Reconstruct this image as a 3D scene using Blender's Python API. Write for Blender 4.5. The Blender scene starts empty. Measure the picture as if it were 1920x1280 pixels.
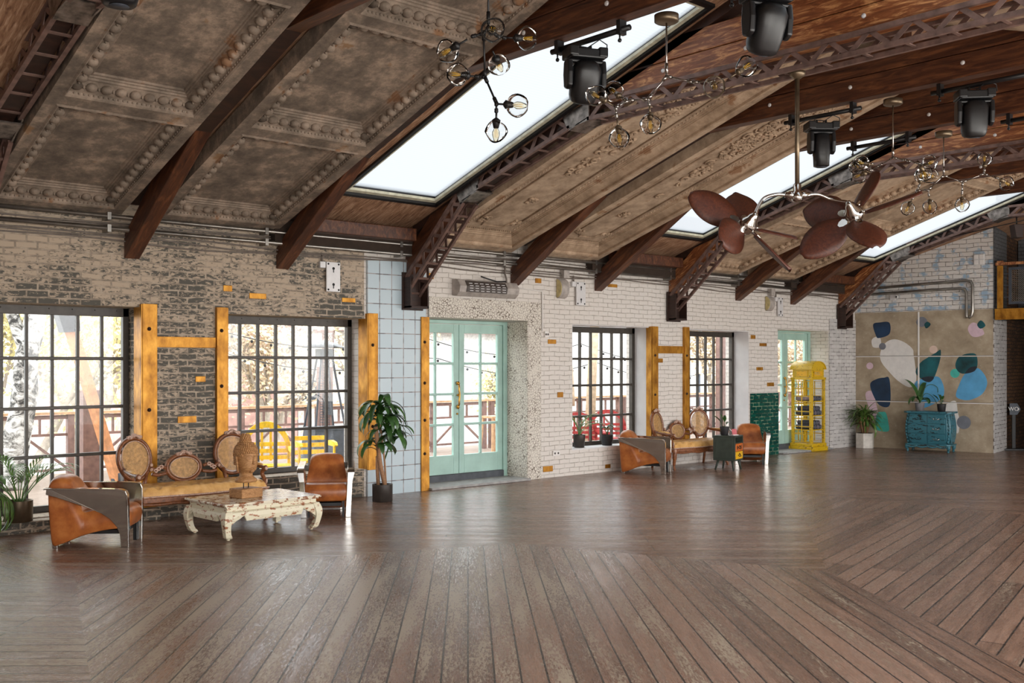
import bpy, bmesh, math, random
from mathutils import Vector, Matrix, noise as mnoise
C = bpy.context.scene
COL = C.collection
PI = math.pi
# ------------------------------------------------------------------ camera, sky, exposure
cam_d = bpy.data.cameras.new('camera'); cam = bpy.data.objects.new('camera', cam_d); COL.objects.link(cam)
HEAD = math.radians(48.04)
cam.location = (0, 0, 1.7); cam.rotation_euler = (PI/2, 0, HEAD-PI/2)
cam_d.sensor_width = 36; cam_d.lens = 36.075; cam_d.shift_y = 0.0224; cam_d.clip_start = 0.05; cam_d.clip_end = 400
C.camera = cam
w = bpy.data.worlds.new('sky'); C.world = w; w.use_nodes = True
bg = w.node_tree.nodes['Background']; bg.inputs[0].default_value = (0.93, 0.97, 1.0, 1); bg.inputs[1].default_value = 4.4
V = C.view_settings; V.view_transform = 'Standard'; V.look = 'None'; V.gamma = 1; V.use_curve_mapping = False; V.exposure = 0.27
def fill_light(name, loc, rot, sx, sy, e, col=(1, 0.955, 0.905)):
    l = bpy.data.lights.new(name, 'AREA'); l.shape = 'RECTANGLE'; l.size = sx; l.size_y = sy; l.energy = e; l.color = col
    o = bpy.data.objects.new(name, l); COL.objects.link(o); o.location = loc; o.rotation_euler = rot; return o
# unseen area lamp added outside the back wall openings to brighten the room 
fill_light('fill_back', (8.5, -1.15, 2.0), (math.radians(90), 0, 0), 20, 2.6, 1250)

# ------------------------------------------------------------------ materials
def s2l(c):
    return tuple((x/12.92 if x <= 0.04045 else ((x+0.055)/1.055)**2.4) for x in [v/255 for v in c]) + (1,)
class N:
    def __init__(s, name):
        s.m = bpy.data.materials.new(name); s.m.use_nodes = True; s.t = s.m.node_tree; s.b = s.t.nodes['Principled BSDF']
    def n(s, typ, **k):
        nd = s.t.nodes.new(typ)
        for a, v in k.items():
            if a.startswith('i_'):
                key = a[2:]; key = int(key) if key.isdigit() else key.replace('_', ' ')
                nd.inputs[key].default_value = v
            else: setattr(nd, a, v)
        return nd
    def l(s, a, b): s.t.links.new(a, b)
    def uv(s, sc=(1, 1, 1), kind='UV', rot=0):
        tc = s.n('ShaderNodeTexCoord'); mp = s.n('ShaderNodeMapping'); mp.inputs['Scale'].default_value = sc
        mp.inputs['Rotation'].default_value = (0, 0, rot)
        s.l(tc.outputs[kind], mp.inputs[0]); return mp.outputs[0]
    def noise(s, vec, scale=5, detail=4, rough=0.55, dist=0):
        nd = s.n('ShaderNodeTexNoise'); nd.inputs['Scale'].default_value = scale; nd.inputs['Detail'].default_value = detail
        nd.inputs['Roughness'].default_value = rough; nd.inputs['Distortion'].default_value = dist
        if vec: s.l(vec, nd.inputs['Vector'])
        return nd.outputs[0]
    def ramp(s, fac, stops, interp='LINEAR'):
        r = s.n('ShaderNodeValToRGB'); e = r.color_ramp; e.interpolation = interp
        while len(e.elements) < len(stops): e.elements.new(0.5)
        for i, (p, c) in enumerate(stops):
            e.elements[i].position = p; e.elements[i].color = c if len(c) == 4 else s2l(c)
        s.l(fac, r.inputs[0]); return r.outputs[0]
    def mix(s, fac, a, b, mode='MIX'):
        m = s.n('ShaderNodeMix', data_type='RGBA', blend_type=mode)
        for i, v in ((0, fac), (6, a), (7, b)):
            if hasattr(v, 'is_linked') or hasattr(v, 'links'): s.l(v, m.inputs[i])
            else: m.inputs[i].default_value = v if not isinstance(v, tuple) or len(v) == 4 else s2l(v)
        return m.outputs[2]
    def math(s, op, a, b=0.5):
        m = s.n('ShaderNodeMath', operation=op)
        for i, v in ((0, a), (1, b)):
            if hasattr(v, 'links'): s.l(v, m.inputs[i])
            else: m.inputs[i].default_value = v
        return m.outputs[0]
    def bump(s, h, strength=0.4, dist=0.01):
        b = s.n('ShaderNodeBump'); b.inputs['Strength'].default_value = strength; b.inputs['Distance'].default_value = dist
        s.l(h, b.inputs['Height']); s.l(b.outputs[0], s.b.inputs['Normal'])
    def out(s, col=None, rough=None, metal=None, spec=None):
        for k, v in (('Base Color', col), ('Roughness', rough), ('Metallic', metal), ('Specular IOR Level', spec)):
            if v is None: continue
            if hasattr(v, 'links'): s.l(v, s.b.inputs[k])
            else: s.b.inputs[k].default_value = s2l(v) if isinstance(v, tuple) and len(v) == 3 else v
        return s.m
K3 = (0, 0, 0, 1); W3 = (1, 1, 1, 1)
def plain(name, c, rough=0.5, metal=0.0, var=0.12, sc=12, bump=0.0):
    m = N(name); v = m.uv(kind='Object'); f = m.noise(v, sc, 4)
    dk = tuple(max(0, x*(1-var)) for x in c); lt = tuple(min(255, x*(1+var)) for x in c)
    col = m.ramp(f, [(0.3, dk), (0.7, lt)])
    if bump: m.bump(f, bump, 0.005)
    return m.out(col, rough, metal)

def brick_mat(name, base, dark, mortar, smear, rough=0.85, bw=0.215, bh=0.071, mort=0.011, tint=None, dk_amt=0.5, bumpst=0.5, high=0):
    m = N(name); uv = m.uv()
    wob = m.noise(uv, 3.0, 2); wv = m.n('ShaderNodeVectorMath', operation='MULTIPLY_ADD'); 
    cmb = m.n('ShaderNodeCombineXYZ'); m.l(wob, cmb.inputs[0]); m.l(wob, cmb.inputs[1]); m.l(cmb.outputs[0], wv.inputs[0])
    wv.inputs[1].default_value = (0.03, 0.05, 0); m.l(uv, wv.inputs[2])
    br = m.n('ShaderNodeTexBrick'); m.l(wv.outputs[0], br.inputs['Vector']); br.inputs['Scale'].default_value = 1
    br.inputs['Brick Width'].default_value = bw; br.inputs['Row Height'].default_value = bh; br.inputs['Mortar Size'].default_value = mort
    br.inputs['Mortar Smooth'].default_value = 0.4; br.inputs['Color1'].default_value = K3; br.inputs['Color2'].default_value = W3
    br.inputs['Mortar'].default_value = (0.5, 0.5, 0.5, 1)
    per = m.n('ShaderNodeSeparateColor'); m.l(br.outputs['Color'], per.inputs[0])
    sc = m.noise(m.uv((1, 2.2, 1)), 16, 6, 0.7); big = m.noise(uv, 1.1, 3, 0.5)
    # paint left on the bricks
    f = m.math('ADD', m.math('MULTIPLY', sc, 1.0), m.math('MULTIPLY', per.outputs[0], 0.12)); f = m.math('ADD', f, m.math('MULTIPLY', big, 0.55))
    if high:
        sy_ = m.n('ShaderNodeSeparateXYZ'); m.l(uv, sy_.inputs[0]); mr = m.n('ShaderNodeMapRange'); mr.inputs['From Min'].default_value = 2.0; mr.inputs['From Max'].default_value = 3.0; mr.inputs['To Min'].default_value = -high/2; mr.inputs['To Max'].default_value = high; m.l(sy_.outputs[1], mr.inputs['Value']); f = m.math('ADD', f, mr.outputs[0])
    bc = m.ramp(f, [(dk_amt+0.28, dark), (dk_amt+0.36, base)])
    if tint: bc = m.mix(m.ramp(m.noise(uv, 4.5, 3), [(0.53, K3), (0.62, W3)]), bc, tint)
    mo = m.mix(m.ramp(m.noise(uv, 9, 3), [(0.4, K3), (0.6, W3)]), mortar, smear)
    col = m.mix(br.outputs['Fac'], bc, mo)
    h = m.math('SUBTRACT', m.math('MULTIPLY', sc, 0.35), br.outputs['Fac'])
    m.bump(h, bumpst, 0.012)
    return m.out(col, rough)
M = {}
M['grey_brick'] = brick_mat('grey_brick', (178, 160, 140), (84, 81, 74), (176, 160, 142), (134, 122, 108), dk_amt=0.54, high=.10)
M['white_brick'] = brick_mat('white_brick', (216, 209, 202), (200, 191, 182), (206, 199, 192), (176, 167, 158), dk_amt=0.30, mort=0.007, bumpst=0.7)
M['blue_brick'] = brick_mat('blue_brick', (212, 207, 202), (190, 184, 178), (120, 112, 106), (190, 184, 178), tint=(150, 172, 192), dk_amt=0.36, mort=0.007, bw=0.26, bh=0.085, bumpst=0.9)
M['dark_brick'] = brick_mat('dark_brick', (110, 76, 48), (60, 40, 28), (40, 30, 24), (60, 46, 36), dk_amt=0.5)
M['slate_brick'] = brick_mat('slate_brick', (92, 92, 94), (72, 72, 74), (60, 60, 62), (80, 80, 80), dk_amt=0.4)
def tile_mat(name, c1, c2, grout, bw, bh, off=0.0, mort=0.006, rough=0.25, bumpst=0.5):
    m = N(name); uv = m.uv()
    br = m.n('ShaderNodeTexBrick'); m.l(uv, br.inputs['Vector']); br.inputs['Scale'].default_value = 1; br.offset = off
    br.inputs['Brick Width'].default_value = bw; br.inputs['Row Height'].default_value = bh; br.inputs['Mortar Size'].default_value = mort
    br.inputs['Mortar Smooth'].default_value = 0.1
    br.inputs['Color1'].default_value = s2l(c1); br.inputs['Color2'].default_value = s2l(c2)
    g = m.mix(m.ramp(m.noise(uv, 7, 2), [(0.42, K3), (0.55, W3)]), grout[0], grout[1]); m.l(g, br.inputs['Mortar'])
    h = m.math('SUBTRACT', 1.0, br.outputs['Fac']); m.bump(h, bumpst, 0.006)
    return m.out(br.outputs['Color'], rough)
M['blue_tile'] = tile_mat('blue_tile', (176, 192, 200), (184, 198, 205), ((84, 74, 74), (150, 142, 140)), 0.19, 0.193, rough=0.35)
M['white_tile'] = tile_mat('white_tile', (206, 202, 199), (190, 186, 183), ((92, 86, 84), (190, 184, 180)), 0.2, 0.075, off=0.5, mort=0.005, bumpst=0.9)
M['green_tile'] = tile_mat('green_tile', (14, 78, 66), (8, 62, 54), ((150, 170, 140), (28, 60, 50)), 0.18, 0.066, off=0.5, mort=0.005, rough=0.15, bumpst=0.8)
# cracked cream paint round the green door
m = N('crackle_paint'); uv = m.uv(); vo = m.n('ShaderNodeTexVoronoi', feature='DISTANCE_TO_EDGE'); vo.inputs['Scale'].default_value = 26
nv = m.n('ShaderNodeVectorMath', operation='MULTIPLY_ADD'); nn = m.n('ShaderNodeTexNoise'); nn.inputs['Scale'].default_value = 30; m.l(uv, nn.inputs['Vector']); m.l(nn.outputs['Color'], nv.inputs[0]); nv.inputs[1].default_value = (.03, .03, .03); m.l(uv, nv.inputs[2]); m.l(nv.outputs[0], vo.inputs['Vector'])
thr = m.math('MULTIPLY', m.noise(uv, 3.5, 3), 0.145); cr = m.math('GREATER_THAN', vo.outputs[0], m.math('SUBTRACT', thr, 0.026))
cr2 = m.mix(cr, (104, 90, 78), (216, 209, 198)); M['crackle'] = m.out(cr2, 0.8); m.bump(cr, 0.3, 0.004)
# concrete of the mural wall
m = N('concrete'); uv = m.uv(); a = m.noise(uv, 2.2, 6, 0.65); b = m.noise(uv, 14, 5, 0.7)
col = m.ramp(a, [(0.3, (136, 120, 100)), (0.5, (162, 146, 124)), (0.72, (186, 171, 148))]); col = m.mix(m.ramp(b, [(0.6, K3), (0.72, W3)]), col, (188, 176, 154)); M['concrete'] = m.out(col, 0.8); m.bump(b, 0.2, 0.004)
# floor boards: u runs along each board, v across
m = N('floor_boards'); uv = m.uv()
br = m.n('ShaderNodeTexBrick'); m.l(uv, br.inputs['Vector']); br.inputs['Scale'].default_value = 1; br.offset = 0.37; br.offset_frequency = 3
br.inputs['Brick Width'].default_value = 5.3; br.inputs['Row Height'].default_value = 0.145; br.inputs['Mortar Size'].default_value = 0.006; br.inputs['Mortar Smooth'].default_value = 0.15
br.inputs['Color1'].default_value = K3; br.inputs['Color2'].default_value = W3; br.inputs['Mortar'].default_value = (0.5, 0.5, 0.5, 1)
sp = m.n('ShaderNodeSeparateColor'); m.l(br.outputs['Color'], sp.inputs[0])
g1 = m.noise(m.uv((0.7, 9, 1)), 2.2, 6, 0.65, 0.5); g2 = m.noise(m.uv((1.5, 22, 1)), 4, 6, 0.75)
f = m.math('ADD', m.math('MULTIPLY', g1, 0.7), m.math('MULTIPLY', sp.outputs[0], 0.3))
col = m.ramp(f, [(0.2, (80, 59, 48)), (0.42, (116, 89, 74)), (0.6, (144, 114, 97)), (0.8, (132, 115, 104))])
tcw = m.n('ShaderNodeTexCoord'); sx = m.n('ShaderNodeSeparateXYZ'); m.l(tcw.outputs['Object'], sx.inputs[0])
# the worn, bleached patch of the dance floor around x 4..6, y 4..7 and bare streaks along boards
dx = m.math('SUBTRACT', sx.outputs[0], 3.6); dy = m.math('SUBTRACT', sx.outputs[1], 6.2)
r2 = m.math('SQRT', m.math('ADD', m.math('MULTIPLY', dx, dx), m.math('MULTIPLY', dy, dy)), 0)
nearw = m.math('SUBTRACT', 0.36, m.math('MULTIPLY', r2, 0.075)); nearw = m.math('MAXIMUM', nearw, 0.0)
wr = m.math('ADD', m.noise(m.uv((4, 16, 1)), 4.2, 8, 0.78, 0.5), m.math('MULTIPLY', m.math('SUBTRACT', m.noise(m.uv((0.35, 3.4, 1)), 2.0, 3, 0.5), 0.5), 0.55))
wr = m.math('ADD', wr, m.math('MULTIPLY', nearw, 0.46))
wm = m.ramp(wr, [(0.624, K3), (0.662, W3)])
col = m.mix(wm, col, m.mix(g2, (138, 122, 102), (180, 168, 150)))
gl = m.ramp(m.math('ADD', wr, 0.06), [(0.60, K3), (0.65, (.5, .5, .5, 1)), (0.70, K3)])
col = m.mix(gl, col, (60, 48, 42))
col = m.mix(br.outputs['Fac'], col, (30, 22, 18))
rg = m.ramp(m.math('ADD', m.math('MULTIPLY', g2, 0.5), m.math('MULTIPLY', wr, 0.5)), [(0.35, (.17, .17, .17, 1)), (0.7, (.40, .40, .40, 1))])
h = m.math('ADD', m.math('SUBTRACT', m.math('MULTIPLY', g2, 0.35), br.outputs['Fac']), m.math('MULTIPLY', wm, -0.15))
m.bump(h, 0.55, 0.006); M['floor'] = m.out(col, rg, 0, 0.5)
# woods
def wood_mat(name, c1, c2, c3, rough=0.4, sc=(1, 1, 1), s=3, kind='UV', bump=0.2, dist=2.0):
    m = N(name); uv = m.uv(sc, kind); a = m.noise(uv, s, 6, 0.65, dist); col = m.ramp(a, [(0.3, c1), (0.5, c2), (0.68, c3)]); m.bump(a, bump, 0.005); return m.out(col, rough)
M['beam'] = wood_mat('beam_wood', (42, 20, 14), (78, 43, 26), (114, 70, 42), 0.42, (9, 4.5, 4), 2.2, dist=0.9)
M['beam_lit'] = wood_mat('beam_wood_flamed_lit', (90, 48, 26), (134, 78, 44), (214, 156, 102), 0.42, (9, 5, 4), 2.6, dist=1.2)  # flamed grain, plus a brighter copy of the beam wood with light painted in
M['rafter'] = wood_mat('rafter_wood', (30, 17, 12), (46, 26, 18), (62, 36, 25), 0.6, (1, 8, 4), 2)
M['peel'] = wood_mat('peeling_boards', (92, 58, 38), (150, 112, 84), (190, 156, 128), 0.8, (12, 1.6, 2), 2.6, dist=0.8)
M['carved'] = wood_mat('carved_walnut', (84, 46, 24), (122, 72, 40), (146, 92, 58), 0.4, (4, 4, 4), 4, 'Object')
M['carved_worn'] = wood_mat('worn_carving', (150, 110, 92), (190, 158, 140), (206, 180, 166), 0.6, (4, 4, 4), 6, 'Object')
M['teak'] = wood_mat('teak_carving', (128, 88, 52), (164, 118, 72), (188, 142, 94), 0.65, (3, 3, 8), 4, 'Object')
M['trunk'] = wood_mat('cane_trunk', (120, 84, 60), (156, 116, 84), (176, 136, 104), 0.8, (8, 8, 20), 4, 'Object')
M['blade'] = wood_mat('fan_blade_wood', (58, 26, 16), (80, 38, 22), (98, 50, 30), 0.5, (3, 3, 3), 6, 'Object')
M['ext_wood'] = wood_mat('terrace_wood', (96, 78, 66), (130, 112, 98), (150, 134, 120), 0.7, (1, 10, 1), 3)
M['swing_wood'] = plain('swing_wood', (214, 150, 104), 0.6)
# plasters of the coffered ceiling
def plaster(name, a, b, c, gold, lo=.64):
    m = N(name); v = m.uv(kind='Object'); f = m.noise(m.uv((1, 1, 1), 'Object'), 3.0, 9, 0.74, 0.0); col = m.ramp(f, [(0.38, a), (0.5, b), (0.64, c)])
    g = m.ramp(m.noise(v, 3.2, 5, 0.6), [(lo, K3), (lo+.05, W3)]); col = m.mix(m.math('MULTIPLY', g, 0.7), col, gold); m.bump(f, 0.2, 0.008); return m.out(col, 0.8)
M['plaster_grey'] = plaster('plaster_grey', (92, 81, 71), (120, 106, 93), (172, 150, 130), (136, 98, 58))
M['mould_grey'] = plaster('moulding_grey', (100, 88, 76), (130, 115, 101), (160, 141, 124), (128, 82, 40), .6)
M['plaster_tan'] = plaster('plaster_tan', (146, 124, 102), (176, 152, 128), (200, 176, 150), (140, 100, 62))
M['mould_tan'] = plaster('moulding_tan', (142, 119, 96), (170, 145, 120), (194, 168, 142), (128, 80, 40), .6)
# metals and others
def metal(name, c, rough, mt=1.0, var=0.1, sc=8): return plain(name, c, rough, mt, var, sc)
M['gold'] = N('gold_leaf'); mm = M['gold']; a = mm.noise(mm.uv((1, 0.5, 1)), 9, 6, 0.6); mm.bump(a, 0.3, 0.006)
M['gold'] = mm.out(mm.ramp(a, [(0.3, (128, 80, 18)), (0.5, (176, 120, 36)), (0.7, (208, 152, 60))]), 0.45, 0.55)
M['lattice'] = plain('lattice_paint', (112, 88, 80), 0.5, 0.2, 0.18, 10)
M['weld'] = metal('ground_steel', (126, 118, 112), 0.4, 0.8, 0.3, 14)
M['window_metal'] = plain('window_metal', (62, 56, 50), 0.45, 0.2)
M['chrome'] = metal('chrome', (205, 202, 197), 0.09, 1, 0.03)
M['brushed'] = metal('brushed_metal', (170, 165, 160), 0.25, 1, 0.05)
M['pipe'] = metal('galvanised_pipe', (150, 146, 140), 0.32, 0.9, 0.15, 5)
M['cable'] = plain('grey_cable', (110, 100, 92), 0.6)
M['black'] = plain('black_plastic', (22, 22, 24), 0.4, 0, 0.15)
M['blackmetal'] = plain('black_metal', (28, 27, 28), 0.45, 0.3)
M['bronze'] = metal('bronze_pot', (112, 98, 80), 0.4, 0.8, 0.2, 6)
M['darkpot'] = plain('dark_pot', (62, 56, 52), 0.45, 0.3)
M['greypot'] = plain('grey_pot', (116, 114, 118), 0.7)
M['blackpot'] = plain('black_pot', (40, 38, 40), 0.6)
M['whitewood'] = plain('whitewashed_wood', (206, 200, 192), 0.7, 0, 0.06)
M['soil'] = plain('soil', (52, 40, 32), 0.95)
M['paint_white'] = plain('white_plaster', (224, 220, 216), 0.7, 0, 0.03, 3)
M['reveal_white'] = plain('white_reveal', (216, 214, 214), 0.7, 0, 0.04, 3)
M['plate'] = plain('white_plate', (212, 210, 210), 0.4, 0.1, 0.03)
M['grille'] = plain('dark_grille', (74, 66, 62), 0.5)
M['cream'] = plain('cream_lens', (186, 170, 120), 0.4)
M['grey_sheet'] = plain('grey_casing', (168, 160, 154), 0.5, 0.1)
M['mint'] = plain('mint_door_paint', (158, 190, 180), 0.45, 0, 0.05, 4)
M['dark_sill'] = plain('dark_threshold', (70, 74, 80), 0.6)
M['stone'] = plain('grey_stone', (150, 148, 146), 0.7)
M['skyframe'] = plain('cream_skylight_frame', (196, 192, 170), 0.5)
M['navy'] = plain('navy_paint', (26, 52, 80), 0.6, 0, 0.2, 3); M['mwhite'] = plain('mural_white', (218, 214, 210), 0.7, 0, 0.03)
M['mgrey'] = plain('mural_grey', (112, 114, 122), 0.6, 0, 0.05); M['teal'] = plain('teal_paint', (14, 72, 78), 0.5, 0, 0.4, 3)
M['mpink'] = plain('mural_pink', (206, 178, 190), 0.6, 0, 0.04); M['peach'] = plain('peach_paint', (212, 186, 172), 0.6, 0, 0.03)
M['mblue'] = plain('sky_blue_paint', (86, 156, 200), 0.5, 0, 0.08, 4); M['aqua'] = plain('aqua_paint', (70, 178, 164), 0.5, 0, 0.06)
M['mdark'] = plain('ink_paint', (32, 38, 48), 0.6)
m = N('leather_cognac'); v = m.uv(kind='Object'); f = m.noise(v, 6, 5, 0.6); g = m.noise(v, 120, 3); m.bump(m.math('ADD', m.math('MULTIPLY', g, .3), f), 0.25, 0.006); M['leather'] = m.out(m.ramp(f, [(0.3, (120, 62, 26)), (0.5, (160, 90, 42)), (0.72, (188, 118, 62))]), 0.36)
m = N('leather_tan'); v = m.uv(kind='Object'); f = m.noise(v, 9, 5, 0.6); m.bump(f, 0.15, 0.004); M['tan'] = m.out(m.ramp(f, [(0.3, (184, 132, 66)), (0.55, (216, 168, 102)), (0.75, (230, 188, 130))]), 0.38)
M['cane'] = plain('woven_cane', (186, 146, 96), 0.6, 0, 0.15, 30)
# distressed paints
def distress(name, paint, under, lo, rough=0.5, sc=(1, 1, 2.2), s=16):
    m = N(name); f = m.noise(m.uv(sc, 'Object'), s, 5, 0.65, 0.4); k = m.ramp(f, [(lo, K3), (lo+0.025, W3)]); col = m.mix(k, paint, under); m.bump(k, -0.3, 0.003); return m.out(col, rough)
M['table_paint'] = distress('distressed_cream', (214, 206, 180), (150, 92, 58), 0.57)
M['table_top'] = distress('distressed_cream_top', (216, 206, 184), (138, 88, 56), 0.5, 0.25, (1, 1, 1), 13)
M['yellow'] = distress('distressed_yellow', (208, 168, 22), (62, 48, 20), 0.60, 0.4)
M['teal_dresser'] = distress('distressed_teal', (52, 108, 122), (20, 34, 38), 0.57, 0.4, (1, 1, 3), 10)
M['cab_green'] = plain('cabinet_green', (54, 62, 54), 0.5); M['orange'] = distress('orange_drawer', (200, 102, 36), (60, 30, 20), 0.6, 0.5); M['ydraw'] = distress('yellow_drawer', (224, 168, 24), (70, 36, 16), 0.6, 0.5)
M['brassy'] = metal('brass', (176, 130, 62), 0.3)
M['towel'] = plain('charcoal_towel', (72, 72, 80), 0.95, 0, 0.2, 30, 0.4); M['towel_lilac'] = plain('lilac_towel', (150, 136, 146), 0.95, 0, 0.15, 30, 0.4)
def leafm(name, a, b, tr=0.25):
    m = N(name); f = m.noise(m.uv(kind='Object'), 9, 3); m.b.inputs['Subsurface Weight'].default_value = 0.0
    return m.out(m.ramp(f, [(0.3, a), (0.7, b)]), 0.4)
M['leaf'] = leafm('leaf_green', (30, 62, 26), (64, 104, 44)); M['leaf_pale'] = leafm('leaf_palm', (74, 112, 52), (118, 150, 84)); M['leaf_yucca'] = leafm('leaf_yucca', (52, 88, 34), (110, 140, 66))
M['leaf_spring'] = leafm('leaf_spring', (196, 188, 128), (228, 216, 170)); M['leaf_dry'] = leafm('leaf_twiggy', (196, 172, 140), (224, 206, 176))
m = N('birch_bark'); v = m.uv((1, 1, 1.4), 'Object'); f = m.noise(v, 5, 7, 0.75, 0.8); M['birch'] = m.out(m.ramp(f, [(0.43, (46, 44, 42)), (0.5, (150, 146, 140)), (0.58, (206, 204, 200))]), 0.8)
M['bark'] = plain('grey_bark', (168, 156, 144), 0.9)
M['rail'] = plain('terrace_rail_paint', (122, 94, 86), 0.6); M['railtop'] = plain('terrace_rail_top', (186, 148, 112), 0.6)
M['bench_y'] = plain('bench_yellow', (226, 184, 30), 0.5); M['bench_r'] = plain('bench_red', (160, 52, 50), 0.5)
M['heater'] = plain('heater_grey', (66, 70, 78), 0.5, 0.2)
M['house_white'] = plain('house_white', (206, 204, 202), 0.8); M['house_roof'] = plain('house_roof', (158, 132, 128), 0.8); M['house_red'] = plain('house_red', (190, 150, 142), 0.8, 0, 0.1, 3)
M['beige_pole'] = plain('sandstone', (190, 168, 142), 0.8)
M['ground'] = plain('ground', (176, 172, 162), 0.9, 0, 0.2, 2)
M['photo_red'] = plain('red_card', (190, 90, 96), 0.5)
def glass_mat(name, tint=(1, 1, 1, 1), refl=0.05, edge=0.0):
    m = bpy.data.materials.new(name); m.use_nodes = True; t = m.node_tree; t.nodes.clear()
    o = t.nodes.new('ShaderNodeOutputMaterial'); a = t.nodes.new('ShaderNodeBsdfTransparent'); a.inputs[0].default_value = tint
    g = t.nodes.new('ShaderNodeBsdfGlossy'); g.inputs['Roughness'].default_value = 0.02; g.inputs[0].default_value = (1, 1, 1, 1)
    mx = t.nodes.new('ShaderNodeMixShader')
    if edge:
        lw = t.nodes.new('ShaderNodeLayerWeight'); lw.inputs[0].default_value = edge; t.links.new(lw.outputs['Fresnel'], mx.inputs[0])
    else: mx.inputs[0].default_value = refl
    t.links.new(a.outputs[0], mx.inputs[1]); t.links.new(g.outputs[0], mx.inputs[2]); t.links.new(mx.outputs[0], o.inputs[0]); return m
M['glass'] = glass_mat('window_glass', (0.97, 0.98, 0.98, 1), 0.015)
M['globe'] = glass_mat('clear_globe_glass', (0.97, 0.97, 0.96, 1), 0, 0.17)
M['amber'] = glass_mat('amber_bulb_glass', (0.97, 0.92, 0.80, 1), 0, 0.15)
m = bpy.data.materials.new('skylight_polycarbonate'); m.use_nodes = True; t = m.node_tree; t.nodes.clear()
o = t.nodes.new('ShaderNodeOutputMaterial'); tr = t.nodes.new('ShaderNodeBsdfTranslucent'); tp = t.nodes.new('ShaderNodeBsdfTransparent'); mx = t.nodes.new('ShaderNodeMixShader')
tc = t.nodes.new('ShaderNodeTexCoord'); wv = t.nodes.new('ShaderNodeTexWave'); wv.wave_type = 'BANDS'; wv.bands_direction = 'Y'; wv.inputs['Scale'].default_value = 8; wv.inputs['Distortion'].default_value = 0.3
t.links.new(tc.outputs['UV'], wv.inputs[0]); cr = t.nodes.new('ShaderNodeValToRGB'); cr.color_ramp.elements[0].color = (.435, .442, .448, 1); cr.color_ramp.elements[1].color = (.455, .461, .466, 1); t.links.new(wv.outputs[0], cr.inputs[0])
t.links.new(cr.outputs[0], tr.inputs[0]); t.links.new(cr.outputs[0], tp.inputs[0]); mx.inputs[0].default_value = 0.4
t.links.new(tr.outputs[0], mx.inputs[1]); t.links.new(tp.outputs[0], mx.inputs[2]); t.links.new(mx.outputs[0], o.inputs[0]); M['polycarb'] = m

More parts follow.
